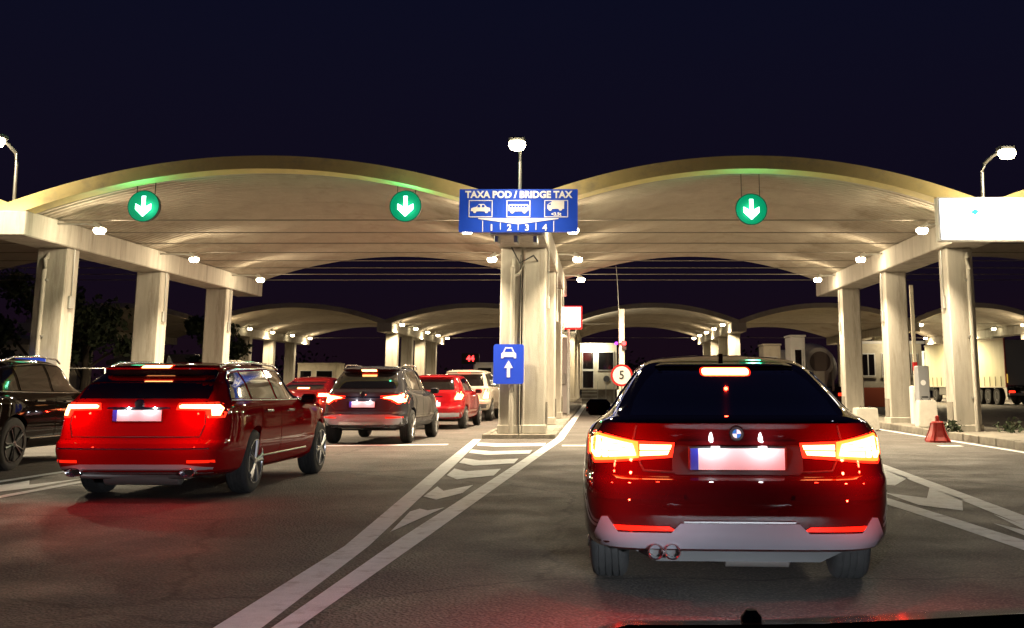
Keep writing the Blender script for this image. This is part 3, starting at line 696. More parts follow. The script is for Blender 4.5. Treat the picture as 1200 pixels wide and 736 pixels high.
# ---- nearest car: dark four door coupe with twin tail pipes
P_BMW = paint('glow_tinted_black_paint', (.028, .0014, .0018), 0, .3)  # near-black body, with the red glow of the tail lights tinted into it
sl = [(.27, .50, 4.25, .74, 5, 4), (.295, .25, 4.45, .82, 6, 4), (.325, .08, 4.55, .87, 6.5, 4), (.40, .015, 4.62, .895, 7, 4), (.55, 0, 4.64, .905, 7, 4), (.655, .012, 4.64, .91, 7, 4), (.69, .03, 4.64, .91, 7, 4),
      (.72, .085, 4.62, .91, 7, 4), (.75, .10, 4.6, .908, 7, 4), (.86, .12, 4.5, .90, 6.5, 4), (.93, .125, 4.3, .885, 6.5, 4), (.975, .12, 3.95, .855, 6, 4), (1.00, .115, 3.6, .825, 6, 4), (1.02, .16, 3.45, .795, 6, 4), (1.05, .33, 3.35, .758, 5.5, 4),
      (1.15, .66, 3.14, .70, 5, 4), (1.25, 1.0, 2.95, .635, 5, 4.5), (1.335, 1.3, 2.8, .575, 5, 4.5), (1.375, 1.52, 2.7, .52, 5, 4.5), (1.405, 1.85, 2.55, .42, 4, 4), (1.425, 2.1, 2.35, .18, 4, 3)]
c = Car('nearest_car', 'glow-reddened black fastback car with brake lights on and twin tail pipes, nearest of all', (.765, 6.22, 0), R(-3.2), sl, P_BMW, (1.26, 3.95), .325, .235, .875, M_RIM)
c.panel('rear_window', [(-.60, 1.04), (.60, 1.04), (.585, 1.12), (.52, 1.235), (.445, 1.315), (-.445, 1.315), (-.52, 1.235), (-.585, 1.12)], 'rear', M_GLASS, off=.006, thick=.03, grid=.05)
for sd in ('left', 'right'):
    c.panel('side_window', [(1.05, 1.06), (1.9, 1.05), (1.9, 1.30), (1.45, 1.27)], sd, M_GLASS)
    c.panel('side_window', [(1.97, 1.05), (3.15, 1.02), (2.72, 1.27), (2.4, 1.31), (1.97, 1.305)], sd, M_GLASS)
    c.strip('window_trim', [(.9, 1.04), (1.5, 1.035), (3.2, 1.005)], sd, .009, M_CHROME)
    c.strip('window_trim', [(.92, 1.05), (1.40, 1.29), (1.9, 1.325), (2.4, 1.33), (2.75, 1.29), (3.15, 1.06)], sd, .009, M_CHROME)
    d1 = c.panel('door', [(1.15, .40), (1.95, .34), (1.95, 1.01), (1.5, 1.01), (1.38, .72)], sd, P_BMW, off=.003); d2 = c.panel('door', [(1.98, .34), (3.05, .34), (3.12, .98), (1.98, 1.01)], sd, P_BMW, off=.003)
    c.strip('handle', [(1.55, .90), (1.75, .895)], sd, .014, M_CHROME, .015, d1); c.strip('handle', [(2.2, .885), (2.4, .88)], sd, .014, M_CHROME, .015, d2)
# boot lid shut line, lid crease, bumper shut line
c.strip('lid_seam', [(-.56, .99), (-.585, .88), (-.52, .745), (-.3, .735), (.3, .735), (.52, .745), (.585, .88), (.56, .99)], 'rear', .0065, M_BLACK, .0, n=8)
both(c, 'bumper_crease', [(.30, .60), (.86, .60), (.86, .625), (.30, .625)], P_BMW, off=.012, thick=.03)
lid = c.panel('plate_recess', rpoly(-.36, .36, .725, .885, .03), 'rear', M_BLACK, off=.003)
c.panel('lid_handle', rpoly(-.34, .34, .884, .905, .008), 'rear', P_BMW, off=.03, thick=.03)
# tail lights: wide outer lens, thin inner bars with a dark gap
for sg in (-1, 1):
    f = (lambda p: p) if sg > 0 else mirror_poly
    lens = c.panel('tail_light', f([(.36, .815), (.56, .80), (.80, .775), (.855, .82), (.862, .93), (.80, .955), (.57, .905), (.345, .895)]), 'rear', M_TAILR, off=.006, thick=.03, grid=.05)
    c.panel('brake_edge', f([(.545, .812), (.80, .79), (.845, .83), (.85, .92), (.79, .944), (.55, .90)]), 'rear', M_TAILO, off=.010, thick=.004, parent=lens, grid=.05)
    c.panel('brake_lamp', f([(.56, .825), (.80, .808), (.828, .835), (.832, .91), (.785, .928), (.58, .888)]), 'rear', M_TAILH, off=.013, thick=.004, parent=lens, grid=.05)
    c.panel('brake_lamp', f([(.385, .830), (.54, .822), (.54, .849), (.375, .852)]), 'rear', M_TAILH, off=.011, thick=.004, parent=lens)
    c.panel('brake_lamp', f([(.37, .858), (.54, .856), (.54, .885), (.362, .882)]), 'rear', M_TAILH, off=.011, thick=.004, parent=lens)
    for k in range(3): c.panel('lens_rib', f([(.575, .846 + k * .018), (.825, .846 + k * .022), (.825, .8495 + k * .022), (.575, .8495 + k * .018)]), 'rear', M_TAILO, off=.0145, thick=.003, parent=lens)
    c.panel('rear_reflector', f([(.34, .435), (.66, .435), (.71, .462), (.38, .458)]), 'rear', M_REFL, off=.010, thick=.015)
    c.glow((sg * .66, .0, .87), 8.0 * TAIL_W)
    c.glow((sg * .45, .03, .86), 1.0 * TAIL_W)
    c.glow((sg * .86, .06, .87), 3.0 * TAIL_W)
    c.glow((sg * .74, -.25, .62), 6 * TAIL_W)
lb = c.panel('high_brake_light', rpoly(-.165, .165, 1.272, 1.328, .025), 'rear', M_TAILR, off=.016, thick=.03, grid=.04)
c.panel('brake_lamp', rpoly(-.152, .152, 1.280, 1.321, .018), 'rear', M_TAILH, off=.030, thick=.004, parent=lb, grid=.04)
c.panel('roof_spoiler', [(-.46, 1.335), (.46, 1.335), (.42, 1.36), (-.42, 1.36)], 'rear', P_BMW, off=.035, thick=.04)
c.glow((0, 1.02, 1.345), .5 * TAIL_W)
# grey lower valance with raised corner horns
M_VAL = paint('silver_grey_valance', (.15, .155, .175), .1, .3, .8)
c.panel('valance', [(-.78, .335), (.78, .335), (.80, .40), (.755, .50), (.72, .505), (.66, .425), (.37, .425), (.32, .475), (-.32, .475), (-.37, .425), (-.66, .425), (-.72, .505), (-.755, .50), (-.80, .40)], 'rear', M_VAL, off=.014, thick=.04, grid=.05)
c.panel('valance_trim', [(-.30, .478), (.30, .478), (.30, .487), (-.30, .487)], 'rear', M_CHROME, off=.016, thick=.02)
bm = bmesh.new(); prism_bm(bm, [(-.45, .25), (.45, .25), (.60, .32), (-.60, .32)], .20, .6); link('diffuser', fin(bm), M_BLACK, c.root)
for x in (-.455, -.365):
    tp = lathe('tail_pipe', [(.06, .002), (.06, .033), (-.012, .035), (-.016, .040), (-.012, .044), (.10, .044), (.10, .002)], M_CHROME, c.root, 24, 'Y', (x, .03, .325))
    lathe('pipe_bore', [(.055, .0325), (.0555, .001)], M_BLACK, tp, 16, 'Y', (0, 0, 0))
M_SIL = mat('silencer', (.20, .185, .17), .5, .6)
lathe('silencer', [(-.20, .03), (-.18, .075), (.18, .075), (.20, .03)], M_SIL, c.root, 20, 'X', (.12, .45, .26))
# badge with quartered centre
bd = lathe('badge', [(-.012, .030), (-.012, .041), (0, .043), (.01, .043)], M_CHROME, c.root, 32, 'Y', (0, c.proj('rear', 0, .945)[0].y - .006, .945))
q_b = mat('badge_blue', (.02, .15, .5), .3); q_w = mat('badge_white', (.8, .8, .8), .3)
for k in range(4):
    pts = [(0, 0)] + [(.024 * math.cos(R(90 * k + 15 * j)), .024 * math.sin(R(90 * k + 15 * j))) for j in range(7)]
    prism('badge_quarter', pts, -.016, -.010, q_b if k % 2 else q_w, bd)
prism('badge_ring', [(.037 * math.cos(R(12 * j)), .037 * math.sin(R(12 * j))) for j in range(30)], -.0135, -.008, M_BLACK, bd)
plate(c, 0, .808)
for x in (-.12, .14): c.box('plate_lamp', (x, .10, .872), (.05, .02, .012), M_SWHITE, .002)
c.mirrors(2.95, 1.03, .83)
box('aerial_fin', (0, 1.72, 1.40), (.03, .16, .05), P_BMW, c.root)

# ---- red estate in the left lane
P_EST = paint('wine_red_paint', (.20, .003, .004), 0, .3, .38)
sl = gen_slices(4.95, .95, .25, .60, 1.00, 1.465, .62, 3.55, 2.95, n=9)
c = Car('estate_car', 'wine red estate car with roof rails, brake lights on, second lane from the left', (-4.88, 11.9, 0), R(-1.2), sl, P_EST, (1.16, 3.95), .35, .25, .945, M_RIM)
c.panel('rear_window', [(-.70, 1.06), (.70, 1.06), (.70, 1.15), (.62, 1.372), (-.62, 1.372), (-.70, 1.15)], 'rear', M_GLASS, off=.006, thick=.03)
for sd in ('left', 'right'):
    for p in ([(.52, 1.06), (1.10, 1.05), (1.10, 1.345), (.85, 1.33), (.68, 1.25)], [(1.17, 1.05), (2.02, 1.04), (2.02, 1.375), (1.17, 1.35)], [(2.10, 1.04), (3.30, 1.03), (2.90, 1.27), (2.62, 1.365), (2.10, 1.378)]):
        c.panel('side_window', p, sd, M_GLASS, off=.006)
    c.strip('window_trim', [(.50, 1.04), (1.1, 1.032), (2.05, 1.022), (3.38, 1.012), (2.95, 1.28), (2.66, 1.385), (2.05, 1.40), (1.1, 1.375), (.82, 1.35), (.64, 1.26)], sd, .013, M_CHROME, closed=True)
    d1 = c.panel('door', [(1.18, .42), (2.03, .36), (2.03, 1.015), (1.35, 1.015), (1.32, .75)], sd, P_EST, off=.003); d2 = c.panel('door', [(2.07, .36), (3.15, .36), (3.25, 1.0), (2.07, 1.015)], sd, P_EST, off=.003)
    c.strip('handle', [(1.45, .91), (1.68, .905)], sd, .016, M_CHROME, .018, d1); c.strip('handle', [(2.3, .90), (2.53, .895)], sd, .016, M_CHROME, .018, d2)
    c.strip('sill_trim', [(1.35, .40), (3.2, .40)], sd, .012, M_CHROME, .006)
    sg = 1 if sd == 'right' else -1
    rail = tube('roof_rail', [(sg * .615, .72, 1.405), (sg * .625, .95, 1.447), (sg * .63, 1.8, 1.468), (sg * .625, 2.6, 1.445), (sg * .61, 2.85, 1.40)], .016, M_CHROME, c.root, 8)
for sg in (-1, 1):
    f = (lambda p: p) if sg > 0 else mirror_poly
    lens = c.panel('tail_light', f([(.40, .945), (.70, .935), (.74, .86), (.87, .86), (.885, .99), (.80, 1.025), (.42, 1.015)]), 'rear', M_TAILR, off=.006, thick=.03, grid=.05)
    c.panel('brake_lamp', f([(.44, .962), (.76, .955), (.775, .885), (.84, .885), (.855, .96), (.82, 1.0), (.46, 1.0), (.43, .985)]), 'rear', M_TAILH, off=.012, thick=.005, parent=lens, grid=.05)
    c.panel('rear_reflector', f([(.58, .40), (.84, .40), (.84, .43), (.58, .43)]), 'rear', M_REFL, off=.008)
    c.glow((sg * .62, -.04, .97), 5 * TAIL_W); c.glow((sg * .82, .02, .92), 2.5 * TAIL_W); c.glow((sg * .62, -.4, .7), 4.5 * TAIL_W)
lb = c.panel('high_brake_light', rpoly(-.17, .17, 1.383, 1.422, .01), 'rear', M_TAILR, off=.012); c.panel('brake_lamp', rpoly(-.155, .155, 1.388, 1.417, .008), 'rear', M_TAILH, off=.024, thick=.004, parent=lb)
c.panel('boot_trim', [(-.34, .955), (.34, .955), (.33, .972), (-.33, .972)], 'rear', M_CHROME, off=.012)
c.strip('lid_seam', [(-.70, 1.03), (-.72, .80), (-.68, .665), (.68, .665), (.72, .80), (.70, 1.03)], 'rear', .0065, M_BLACK, 0, n=8)
c.strip('bumper_trim', [(-.8, .55), (-.3, .545), (.3, .545), (.8, .55)], 'rear', .008, M_CHROME, .004, n=8)
c.panel('valance', [(-.78, .285), (.78, .285), (.82, .35), (.55, .385), (-.55, .385), (-.82, .35)], 'rear', mat('est_valance', (.34, .33, .33), .4, .1), off=.014, thick=.04)
for sg in (-1, 1):
    tp = lathe('tail_pipe', [(.05, .002), (.05, .052), (-.01, .055), (-.014, .06), (-.01, .065), (.08, .065), (.08, .002)], M_CHROME, c.root, 24, 'Y', (sg * .60, .02, .305)); tp.scale = (1.3, 1, .7)
lathe('silencer', [(-.42, .03), (-.40, .09), (.40, .09), (.42, .03)], M_SIL, c.root, 18, 'X', (0, .38, .24))
tube('exhaust_pipe', [(-.58, .15, .27), (-.3, .32, .25), (.3, .32, .25), (.58, .15, .27)], .035, M_SIL, c.root, 8)
lathe('badge', [(-.02, .045), (-.01, .055), (.01, .055)], M_CHROME, c.root, 24, 'Y', (0, c.proj('rear', 0, 1.0)[0].y, 1.0))
plate(c, 0, .885); c.mirrors(3.15, 1.02, .87)
prism('aerial_fin', [(.72, 1.44), (.92, 1.44), (.80, 1.53), (.76, 1.53)], -.015, .015, M_BLACK, c.root, 'YZ')

# ---- dark SUV at the left edge
P_DK = paint('dark_brown_paint', (.010, .006, .0045), 0, .3, .4)
sl = gen_slices(4.75, .94, .30, .66, 1.06, 1.60, .95, 3.45, 2.75, n=6)
c = Car('dark_suv', 'near-black car with dark wheels cut off by the left edge', (-9.28, 15.28, 0), R(-1), sl, P_DK, (.98, 3.80), .37, .26, .935, M_RIMD)
c.panel('rear_window', [(-.66, 1.14), (.66, 1.14), (.56, 1.46), (-.56, 1.46)], 'rear', M_GLASS, off=.006)
for sd in ('left', 'right'):
    for p in ([(.62, 1.14), (1.12, 1.12), (1.12, 1.43), (.95, 1.40)], [(1.20, 1.12), (2.05, 1.10), (2.05, 1.49), (1.20, 1.455)], [(2.13, 1.10), (3.22, 1.09), (2.85, 1.34), (2.55, 1.47), (2.13, 1.495)]):
        c.panel('side_window', p, sd, M_GLASS, off=.006)
    c.strip('window_trim', [(.58, 1.115), (1.1, 1.10), (2.05, 1.08), (3.3, 1.07), (2.92, 1.34), (2.58, 1.50), (2.05, 1.525), (1.1, 1.47), (.90, 1.42)], sd, .010, M_CHROME, closed=True)
    d1 = c.panel('door', [(1.20, .45), (2.06, .40), (2.06, 1.07), (1.38, 1.09), (1.36, .82)], sd, P_DK, off=.003); d2 = c.panel('door', [(2.10, .40), (3.1, .40), (3.2, 1.05), (2.10, 1.07)], sd, P_DK, off=.003)
    c.strip('handle', [(1.5, .97), (1.72, .965)], sd, .014, M_CHROME, .016, d1); c.strip('handle', [(2.35, .95), (2.57, .945)], sd, .014, M_CHROME, .016, d2)
    c.strip('sill_trim', [(1.4, .43), (3.25, .43)], sd, .012, M_CHROME, .006)
    sg = 1 if sd == 'right' else -1
    tube('roof_rail', [(sg * .60, 1.0, 1.53), (sg * .64, 1.25, 1.60), (sg * .645, 2.0, 1.625), (sg * .62, 2.6, 1.59), (sg * .6, 2.75, 1.53)], .016, M_CHROME, c.root, 8)
both(c, 'tail_light', [(.52, 1.0), (.86, .97), (.88, 1.06), (.55, 1.07)], M_TAILR, off=.006)
c.mirrors(3.05, 1.10, .89); plate(c, 0, .86)

# ---- dark grey crossover with grey bumper
P_Q = paint('dark_grey_paint', (.030, .029, .034), 0, .3, .6)
sl = gen_slices(4.38, .90, .30, .62, 1.03, 1.59, .66, 3.25, 2.6, n=6)
c = Car('crossover_car', 'dark grey crossover car with grey lower bumper ahead of the red estate', (-4.80, 22.9, 0), R(-2.4), sl, P_Q, (.88, 3.53), .345, .23, .895, M_RIM)
c.panel('rear_window', [(-.64, 1.12), (.64, 1.12), (.66, 1.2), (.56, 1.44), (-.56, 1.44), (-.66, 1.2)], 'rear', M_GLASS, off=.006, thick=.03)
for sd in ('left', 'right'):
    for p in ([(.72, 1.18), (1.02, 1.10), (1.02, 1.44), (.86, 1.41)], [(1.08, 1.10), (1.85, 1.08), (1.85, 1.49), (1.08, 1.455)], [(1.92, 1.08), (3.0, 1.07), (2.6, 1.36), (2.38, 1.46), (1.92, 1.49)]):
        c.panel('side_window', p, sd, M_GLASS, off=.006)
    c.strip('window_trim', [(.70, 1.15), (1.0, 1.08), (1.85, 1.06), (3.08, 1.05)], sd, .010, M_CHROME)
    c.panel('door', [(1.08, .46), (1.86, .42), (1.86, 1.05), (1.25, 1.07), (1.22, .8)], sd, P_Q, off=.003); c.panel('door', [(1.90, .42), (2.85, .42), (2.92, 1.03), (1.90, 1.05)], sd, P_Q, off=.003)
    c.panel('cladding', [(1.25, .32), (3.15, .32), (3.15, .41), (1.25, .41)], sd, M_PLAST, off=.01, thick=.03)
    sg = 1 if sd == 'right' else -1
    tube('roof_rail', [(sg * .58, .85, 1.53), (sg * .61, 1.05, 1.595), (sg * .615, 1.8, 1.615), (sg * .6, 2.4, 1.59), (sg * .58, 2.6, 1.53)], .015, M_CHROME, c.root, 8)
for sg in (-1, 1):
    f = (lambda p: p) if sg > 0 else mirror_poly
    lens = c.panel('tail_light', f([(.36, .925), (.58, .88), (.70, .80), (.86, .82), (.87, 1.0), (.80, 1.08), (.72, 1.0), (.56, .985), (.36, .97)]), 'rear', M_TAILR, off=.006, thick=.03, grid=.06)
    c.panel('brake_lamp', f([(.40, .935), (.60, .905), (.72, .83), (.83, .85), (.84, .97), (.78, 1.02), (.70, .975), (.56, .965)]), 'rear', M_TAILH, off=.012, thick=.004, parent=lens, grid=.06)
    c.panel('rear_reflector', f([(.50, .525), (.82, .53), (.82, .56), (.50, .55)]), 'rear', M_REFL, off=.018, thick=.02)
    c.glow((sg * .70, -.05, .93), 3 * TAIL_W); c.glow((sg * .6, -.4, .85), 6 * TAIL_W)
lb = c.panel('high_brake_light', rpoly(-.16, .16, 1.465, 1.505, .01), 'rear', M_TAILR, off=.01); c.panel('brake_lamp', rpoly(-.155, .155, 1.468, 1.502, .008), 'rear', M_TAILH, off=.035, thick=.004, parent=lb)
M_GB = mat('bluish_grey_plastic', (.36, .38, .43), .45, .0)
c.panel('lower_bumper', [(-.84, .34), (.84, .34), (.86, .55), (.60, .60), (-.60, .60), (-.86, .55)], 'rear', M_GB, off=.012, thick=.04)
c.panel('skid_plate', [(-.50, .34), (.50, .34), (.44, .46), (-.44, .46)], 'rear', M_RIM, off=.022, thick=.02)
c.panel('boot_trim', [(-.42, .93), (.42, .93), (.42, .955), (-.42, .955)], 'rear', M_CHROME, off=.014)
c.strip('lid_seam', [(-.64, 1.05), (-.66, .80), (-.56, .70), (.56, .70), (.66, .80), (.64, 1.05)], 'rear', .006, M_BLACK, 0, n=8)
lathe('badge', [(-.02, .05), (-.01, .06), (.01, .06)], M_CHROME, c.root, 20, 'Y', (0, c.proj('rear', 0, 1.0)[0].y, 1.0))
plate(c, 0, .80); c.mirrors(2.9, 1.06, .85)

# ---- small red hatchback
P_R = paint('bright_red_paint', (.26, .008, .012), 0, .3)
sl = gen_slices(4.05, .87, .24, .58, .98, 1.47, .45, 3.0, 2.35, n=5.5)
c = Car('red_hatchback', 'small bright red hatchback waiting ahead of the dark grey crossover', (-4.52, 30.5, 0), R(-2.4), sl, P_R, (.80, 3.35), .31, .21, .865, M_RIM)
c.panel('rear_window', [(-.60, 1.05), (.60, 1.05), (.54, 1.34), (-.54, 1.34)], 'rear', M_GLASS, off=.006)
for sd in ('left', 'right'):
    for p in ([(.75, 1.04), (1.62, 1.02), (1.62, 1.37), (.92, 1.33)], [(1.69, 1.02), (2.75, 1.01), (2.35, 1.28), (2.1, 1.36), (1.69, 1.37)]): c.panel('side_window', p, sd, M_GLASS, off=.006)
    c.panel('door', [(1.02, .4), (1.64, .36), (1.64, .99), (1.12, .99)], sd, P_R, off=.003); c.panel('door', [(1.67, .36), (2.65, .36), (2.7, .98), (1.67, .99)], sd, P_R, off=.003)
for sg in (-1, 1):
    f = (lambda p: p) if sg > 0 else mirror_poly
    lens = c.panel('tail_light', f([(.60, .78), (.80, .76), (.84, .9), (.78, 1.08), (.66, 1.02)]), 'rear', M_TAILR, off=.008, thick=.03); c.panel('brake_lamp', f([(.63, .80), (.78, .79), (.81, .9), (.76, 1.0), (.68, .96)]), 'rear', M_TAILH, off=.014, thick=.004, parent=lens)
    c.glow((sg * .7, -.2, .9), 5 * TAIL_W)
c.panel('lower_bumper', [(-.80, .29), (.80, .29), (.8, .44), (-.8, .44)], 'rear', M_GB, off=.012)
plate(c, 0, .66, blue=False); c.mirrors(2.6, 1.0, .81); c.panel('boot_trim', rpoly(-.3, .3, .86, .885, .01), 'rear', M_CHROME, off=.01)

# ---- pale SUV
P_S = paint('pale_beige_paint', (.45, .40, .33), 0, .35)
sl = gen_slices(4.55, .91, .32, .66, 1.08, 1.68, .40, 3.3, 2.7, n=7)
c = Car('pale_suv', 'pale beige upright car at the head of the queue beside the blue lane sign', (-4.45, 36.9, 0), R(-2), sl, P_S, (.85, 3.5), .36, .24, .905, M_RIM)
c.panel('rear_window', [(-.68, 1.14), (.68, 1.14), (.60, 1.52), (-.60, 1.52)], 'rear', M_GLASS, off=.006)
for sd in ('left', 'right'):
    for p in ([(.50, 1.13), (1.0, 1.12), (1.0, 1.54), (.62, 1.52)], [(1.07, 1.12), (1.9, 1.11), (1.9, 1.57), (1.07, 1.55)], [(1.97, 1.11), (3.1, 1.10), (2.7, 1.42), (2.45, 1.54), (1.97, 1.57)]): c.panel('side_window', p, sd, M_GLASS, off=.006)
    c.panel('door', [(1.08, .5), (1.92, .46), (1.92, 1.08), (1.2, 1.09)], sd, P_S, off=.003); c.panel('door', [(1.95, .46), (2.95, .46), (3.0, 1.07), (1.95, 1.08)], sd, P_S, off=.003)
for sg in (-1, 1):
    f = (lambda p: p) if sg > 0 else mirror_poly
    lens = c.panel('tail_light', f([(.66, .72), (.85, .72), (.86, 1.05), (.72, 1.05)]), 'rear', M_TAILR, off=.008, thick=.03); c.panel('brake_lamp', f([(.67, .74), (.83, .74), (.84, .95), (.72, .95)]), 'rear', M_TAILH, off=.014, thick=.004, parent=lens)
    c.glow((sg * .75, -.2, .85), 4 * TAIL_W)
lb = c.panel('high_brake_light', rpoly(-.2, .2, 1.555, 1.60, .01), 'rear', M_TAILR, off=.01); c.panel('brake_lamp', rpoly(-.18, .18, 1.562, 1.595, .008), 'rear', M_TAILH, off=.014, thick=.004, parent=lb)
c.panel('lower_bumper', [(-.84, .36), (.84, .36), (.84, .56), (-.84, .56)], 'rear', M_PLAST, off=.012)
plate(c, 0, .80, blue=False); c.mirrors(2.9, 1.14, .86)

# ---- saloon far ahead in the leftmost lane
P_B = paint('dark_red_saloon_paint', (.09, .004, .005), 0, .3)
sl = gen_slices(4.6, .89, .24, .58, .96, 1.44, 1.15, 3.3, 2.7, n=6, spoil=0)
c = Car('saloon_car', 'dark saloon with high brake light lit, seen between the estate and the crossover', (-9.35, 35.5, 0), R(0), sl, P_B, (.98, 3.65), .32, .22, .88, M_RIM)
c.panel('rear_window', [(-.62, 1.02), (.62, 1.02), (.54, 1.30), (-.54, 1.30)], 'rear', M_GLASS, off=.006)
for sd in ('left', 'right'): c.panel('side_window', [(1.1, 1.02), (3.0, 1.0), (2.6, 1.25), (2.3, 1.34), (1.5, 1.32)], sd, M_GLASS, off=.006)
for sg in (-1, 1):
    f = (lambda p: p) if sg > 0 else mirror_poly
    lens = c.panel('tail_light', f([(.48, .80), (.84, .80), (.84, .92), (.5, .93)]), 'rear', M_TAILR, off=.008); c.panel('brake_lamp', f([(.52, .82), (.82, .82), (.82, .90), (.54, .91)]), 'rear', M_TAILH, off=.014, thick=.004, parent=lens)
    c.glow((sg * .7, -.2, .85), 5 * TAIL_W)
lb = c.panel('high_brake_light', rpoly(-.2, .2, 1.05, 1.10, .01), 'rear', M_TAILR, off=.014); c.panel('brake_lamp', rpoly(-.18, .18, 1.058, 1.094, .008), 'rear', M_TAILH, off=.018, thick=.004, parent=lb)
plate(c, 0, .72); c.mirrors(2.9, .98, .83)

# ---- own car: bonnet and lit headlamps just below the picture
P_OWN = paint('own_dark_paint', (.010, .009, .010), .3, .2)
t = thing('own_car', 'dark bonnet of the car in front of the viewer, along the bottom edge', 'car', (.62, 0, 0))
bm = bmesh.new(); N = 24; g_ = []
for j in range(14):
    y = .80 + (2.25 - .80) * j / 13; rowv = []
    for i in range(N + 1):
        u = -1 + 2 * i / N; x = .80 * u * (1 - .10 * (j / 13) ** 2)
        xw = x + .62; yy_ = y - .8; e_ = min(1, max(0, (xw - .10) / .30)); e_ = e_ * e_ * (3 - 2 * e_)
        z = 1.0578 - .17 * yy_ - .07 * yy_ * yy_ + .0105 * e_ - .012 * max(0, -xw) - .10 * max(0, abs(u) - .80) / .2
        rowv.append(bm.verts.new((x, y, z)))
    g_.append(rowv)
for a, b_ in zip(g_, g_[1:]):
    for i in range(N): bm.faces.new((a[i], a[i + 1], b_[i + 1], b_[i]))
ex = bmesh.ops.extrude_face_region(bm, geom=bm.faces[:]); 
for v in ex['geom']:
    if isinstance(v, bmesh.types.BMVert): v.co.z -= .03
link('bonnet', fin(bm, 'b', 40), P_OWN, t)
bm = bmesh.new(); bx(bm, (0, 2.28, .40), (1.62, .20, .30), .07); link('bumper', fin(bm, 'b', 40), P_OWN, t)
bm = bmesh.new(); bx(bm, (0, 1.4, .42), (1.5, 1.5, .35), .05); link('chassis', fin(bm), M_BLACK, t)
lathe('washer_nozzle', [(0, .008), (.005, .008), (.010, .004)], M_BLACK, t, 14, 'Z', (-.505, .88, 1.0425))
for x in (-.66, .66):
    h = lathe('headlamp', [(-.02, .10), (0, .095), (.02, .07)], mat('headlamp_glow', (.9, .95, 1), .3, emit=(.85, .92, 1), es=4), t, 20, 'Y', (x, 2.10, .60))
    box('lamp_shutter', (x, 2.29, .628), (.40, .34, .04), M_BLACK, t)  # unseen plate added above the lamp to cut the beam off flat
    put_light(lamp_data('SPOT', HEAD_W, (.82, .91, 1), spot_size=R(120), spot_blend=.9, shadow_soft_size=.012), t, (x, 2.16, .605), aim((0, 1, -.08)))
    tw = lathe('tyre', [(-.1, .2), (-.105, .28), (-.07, .32), (.07, .32), (.105, .28), (.1, .2)], M_TYRE, t, 28, 'X', (x * 1.08, 1.45, .32))

# ------------------------------------------------------------------ booths, far vehicles, buildings
def booth(name, loc, w, d, z0, z1, m, label, door=True, cat='booth', rz=0, ringsign=False):
    t = thing(name, label, cat, loc, rz); H_ = z1 - z0
    bm = bmesh.new(); bx(bm, (0, d / 2, z0 + H_ / 2), (w, d, H_), .02); link('wall', fin(bm), m, t)
    bm = bmesh.new(); bx(bm, (0, d / 2, z1 + .05), (w + .08, d + .1, .08), .02); link('roof', fin(bm), m, t)
    def win(x0, x1, a, b_, nm='window'):
        f = link(nm, (lambda bm: (bx(bm, ((x0 + x1) / 2, -.02, (a + b_) / 2), (x1 - x0, .05, b_ - a)), fin(bm))[1])(bmesh.new()), M_WHITEP, t)
        box('pane', ((x0 + x1) / 2, -.048, (a + b_) / 2), (x1 - x0 - .10, .012, b_ - a - .10), M_GLASS, f); return f
    if door:
        dr = win(-w * .44, -w * .12, z0 + .05, z0 + H_ * .84, 'door'); box('door_rail', (-w * .28, -.056, z0 + H_ * .43), (w * .32, .012, .12), M_WHITEP, dr)
        win(-w * .02, w * .42, z0 + H_ * .42, z0 + H_ * .84)
    else: win(-w * .3, w * .3, z0 + H_ * .42, z0 + H_ * .84)
    if z0 > .3:
        bm = bmesh.new(); bx(bm, (0, d / 2 + .1, z0 / 2), (w * .9, d, z0), .01); link('plinth', fin(bm), M_KERB, t)
        n = int(z0 / .2)
        for k in range(n): box('step', (-w * .25, -.25 - (n - 1 - k) * .26, .1 + k * z0 / n), (w * .42, .26, .05), M_STEEL, t)
        for x in (-w * .02, w * .2, w * .42): tube('handrail', [(x, -.15, 0), (x, -.15, z0 + .5)], .02, M_STEEL, t, 6)
    return t
bt = booth('toll_booth', (.02, 70.2, 0), 2.3, 2.2, .85, 3.62, M_CREAM, 'cream toll booth with steps beside the speed sign')
lathe('emblem', [(-.01, .2), (.01, .2), (.012, .13), (.0, .12)], M_PLAST, bt, 20, 'Y', (.5, -.03, 1.5))
put_light(lamp_data('POINT', 260, (1, .9, .65), shadow_soft_size=.1), bt, (-.3, -.6, 3.5))  # this light and the lamp body after it are added to brighten the booth
lathe('added_booth_lamp', [(-.04, .1), (.03, .08)], M_LAMPFAR, bt, 14, 'Z', (-.4, -.1, 3.55))
# central island wall pieces behind the columns
t = thing('island_wall', 'grey panelled enclosure behind the central columns', 'enclosure', (-1.62, 43.4, .09))
for k in range(3):
    bm = bmesh.new(); bx(bm, (-.28 + k * .32, .3 + .01 * k, 1.45), (.30, .5, 2.9), .02); link('panel', fin(bm), mat('grey_wall', (.40, .37, .36), .7), t)
bm = bmesh.new(); bx(bm, (.12, 0, 1.3), (.5, .10, .42), .02); link('control_box', fin(bm), M_STEEL, t)
lathe('control_lamp', [(-.02, .07), (0, .06)], M_LAMPFAR, t, 12, 'Y', (.05, -.07, 1.28))
booth('toll_booth', (7.32, 47.2, 0), .72, 1.4, .0, 2.78, M_CREAM, 'small cream booth top showing over the nearest car roof', False)
booth('toll_booth', (8.12, 45.6, .16), .60, 1.3, .0, 2.92, M_WHITEP, 'pale grey booth left of the round drum truck', False)
booth('toll_booth', (-19.0, 76, 0), 2.6, 2.4, .0, 2.5, M_CREAM, 'cream booth seen between the estate and the crossover', True)
booth('toll_booth', (8.9, 73, .0), 2.0, 2.0, .0, 2.6, M_CREAM, 'far cream booth under the fifth beam', True)

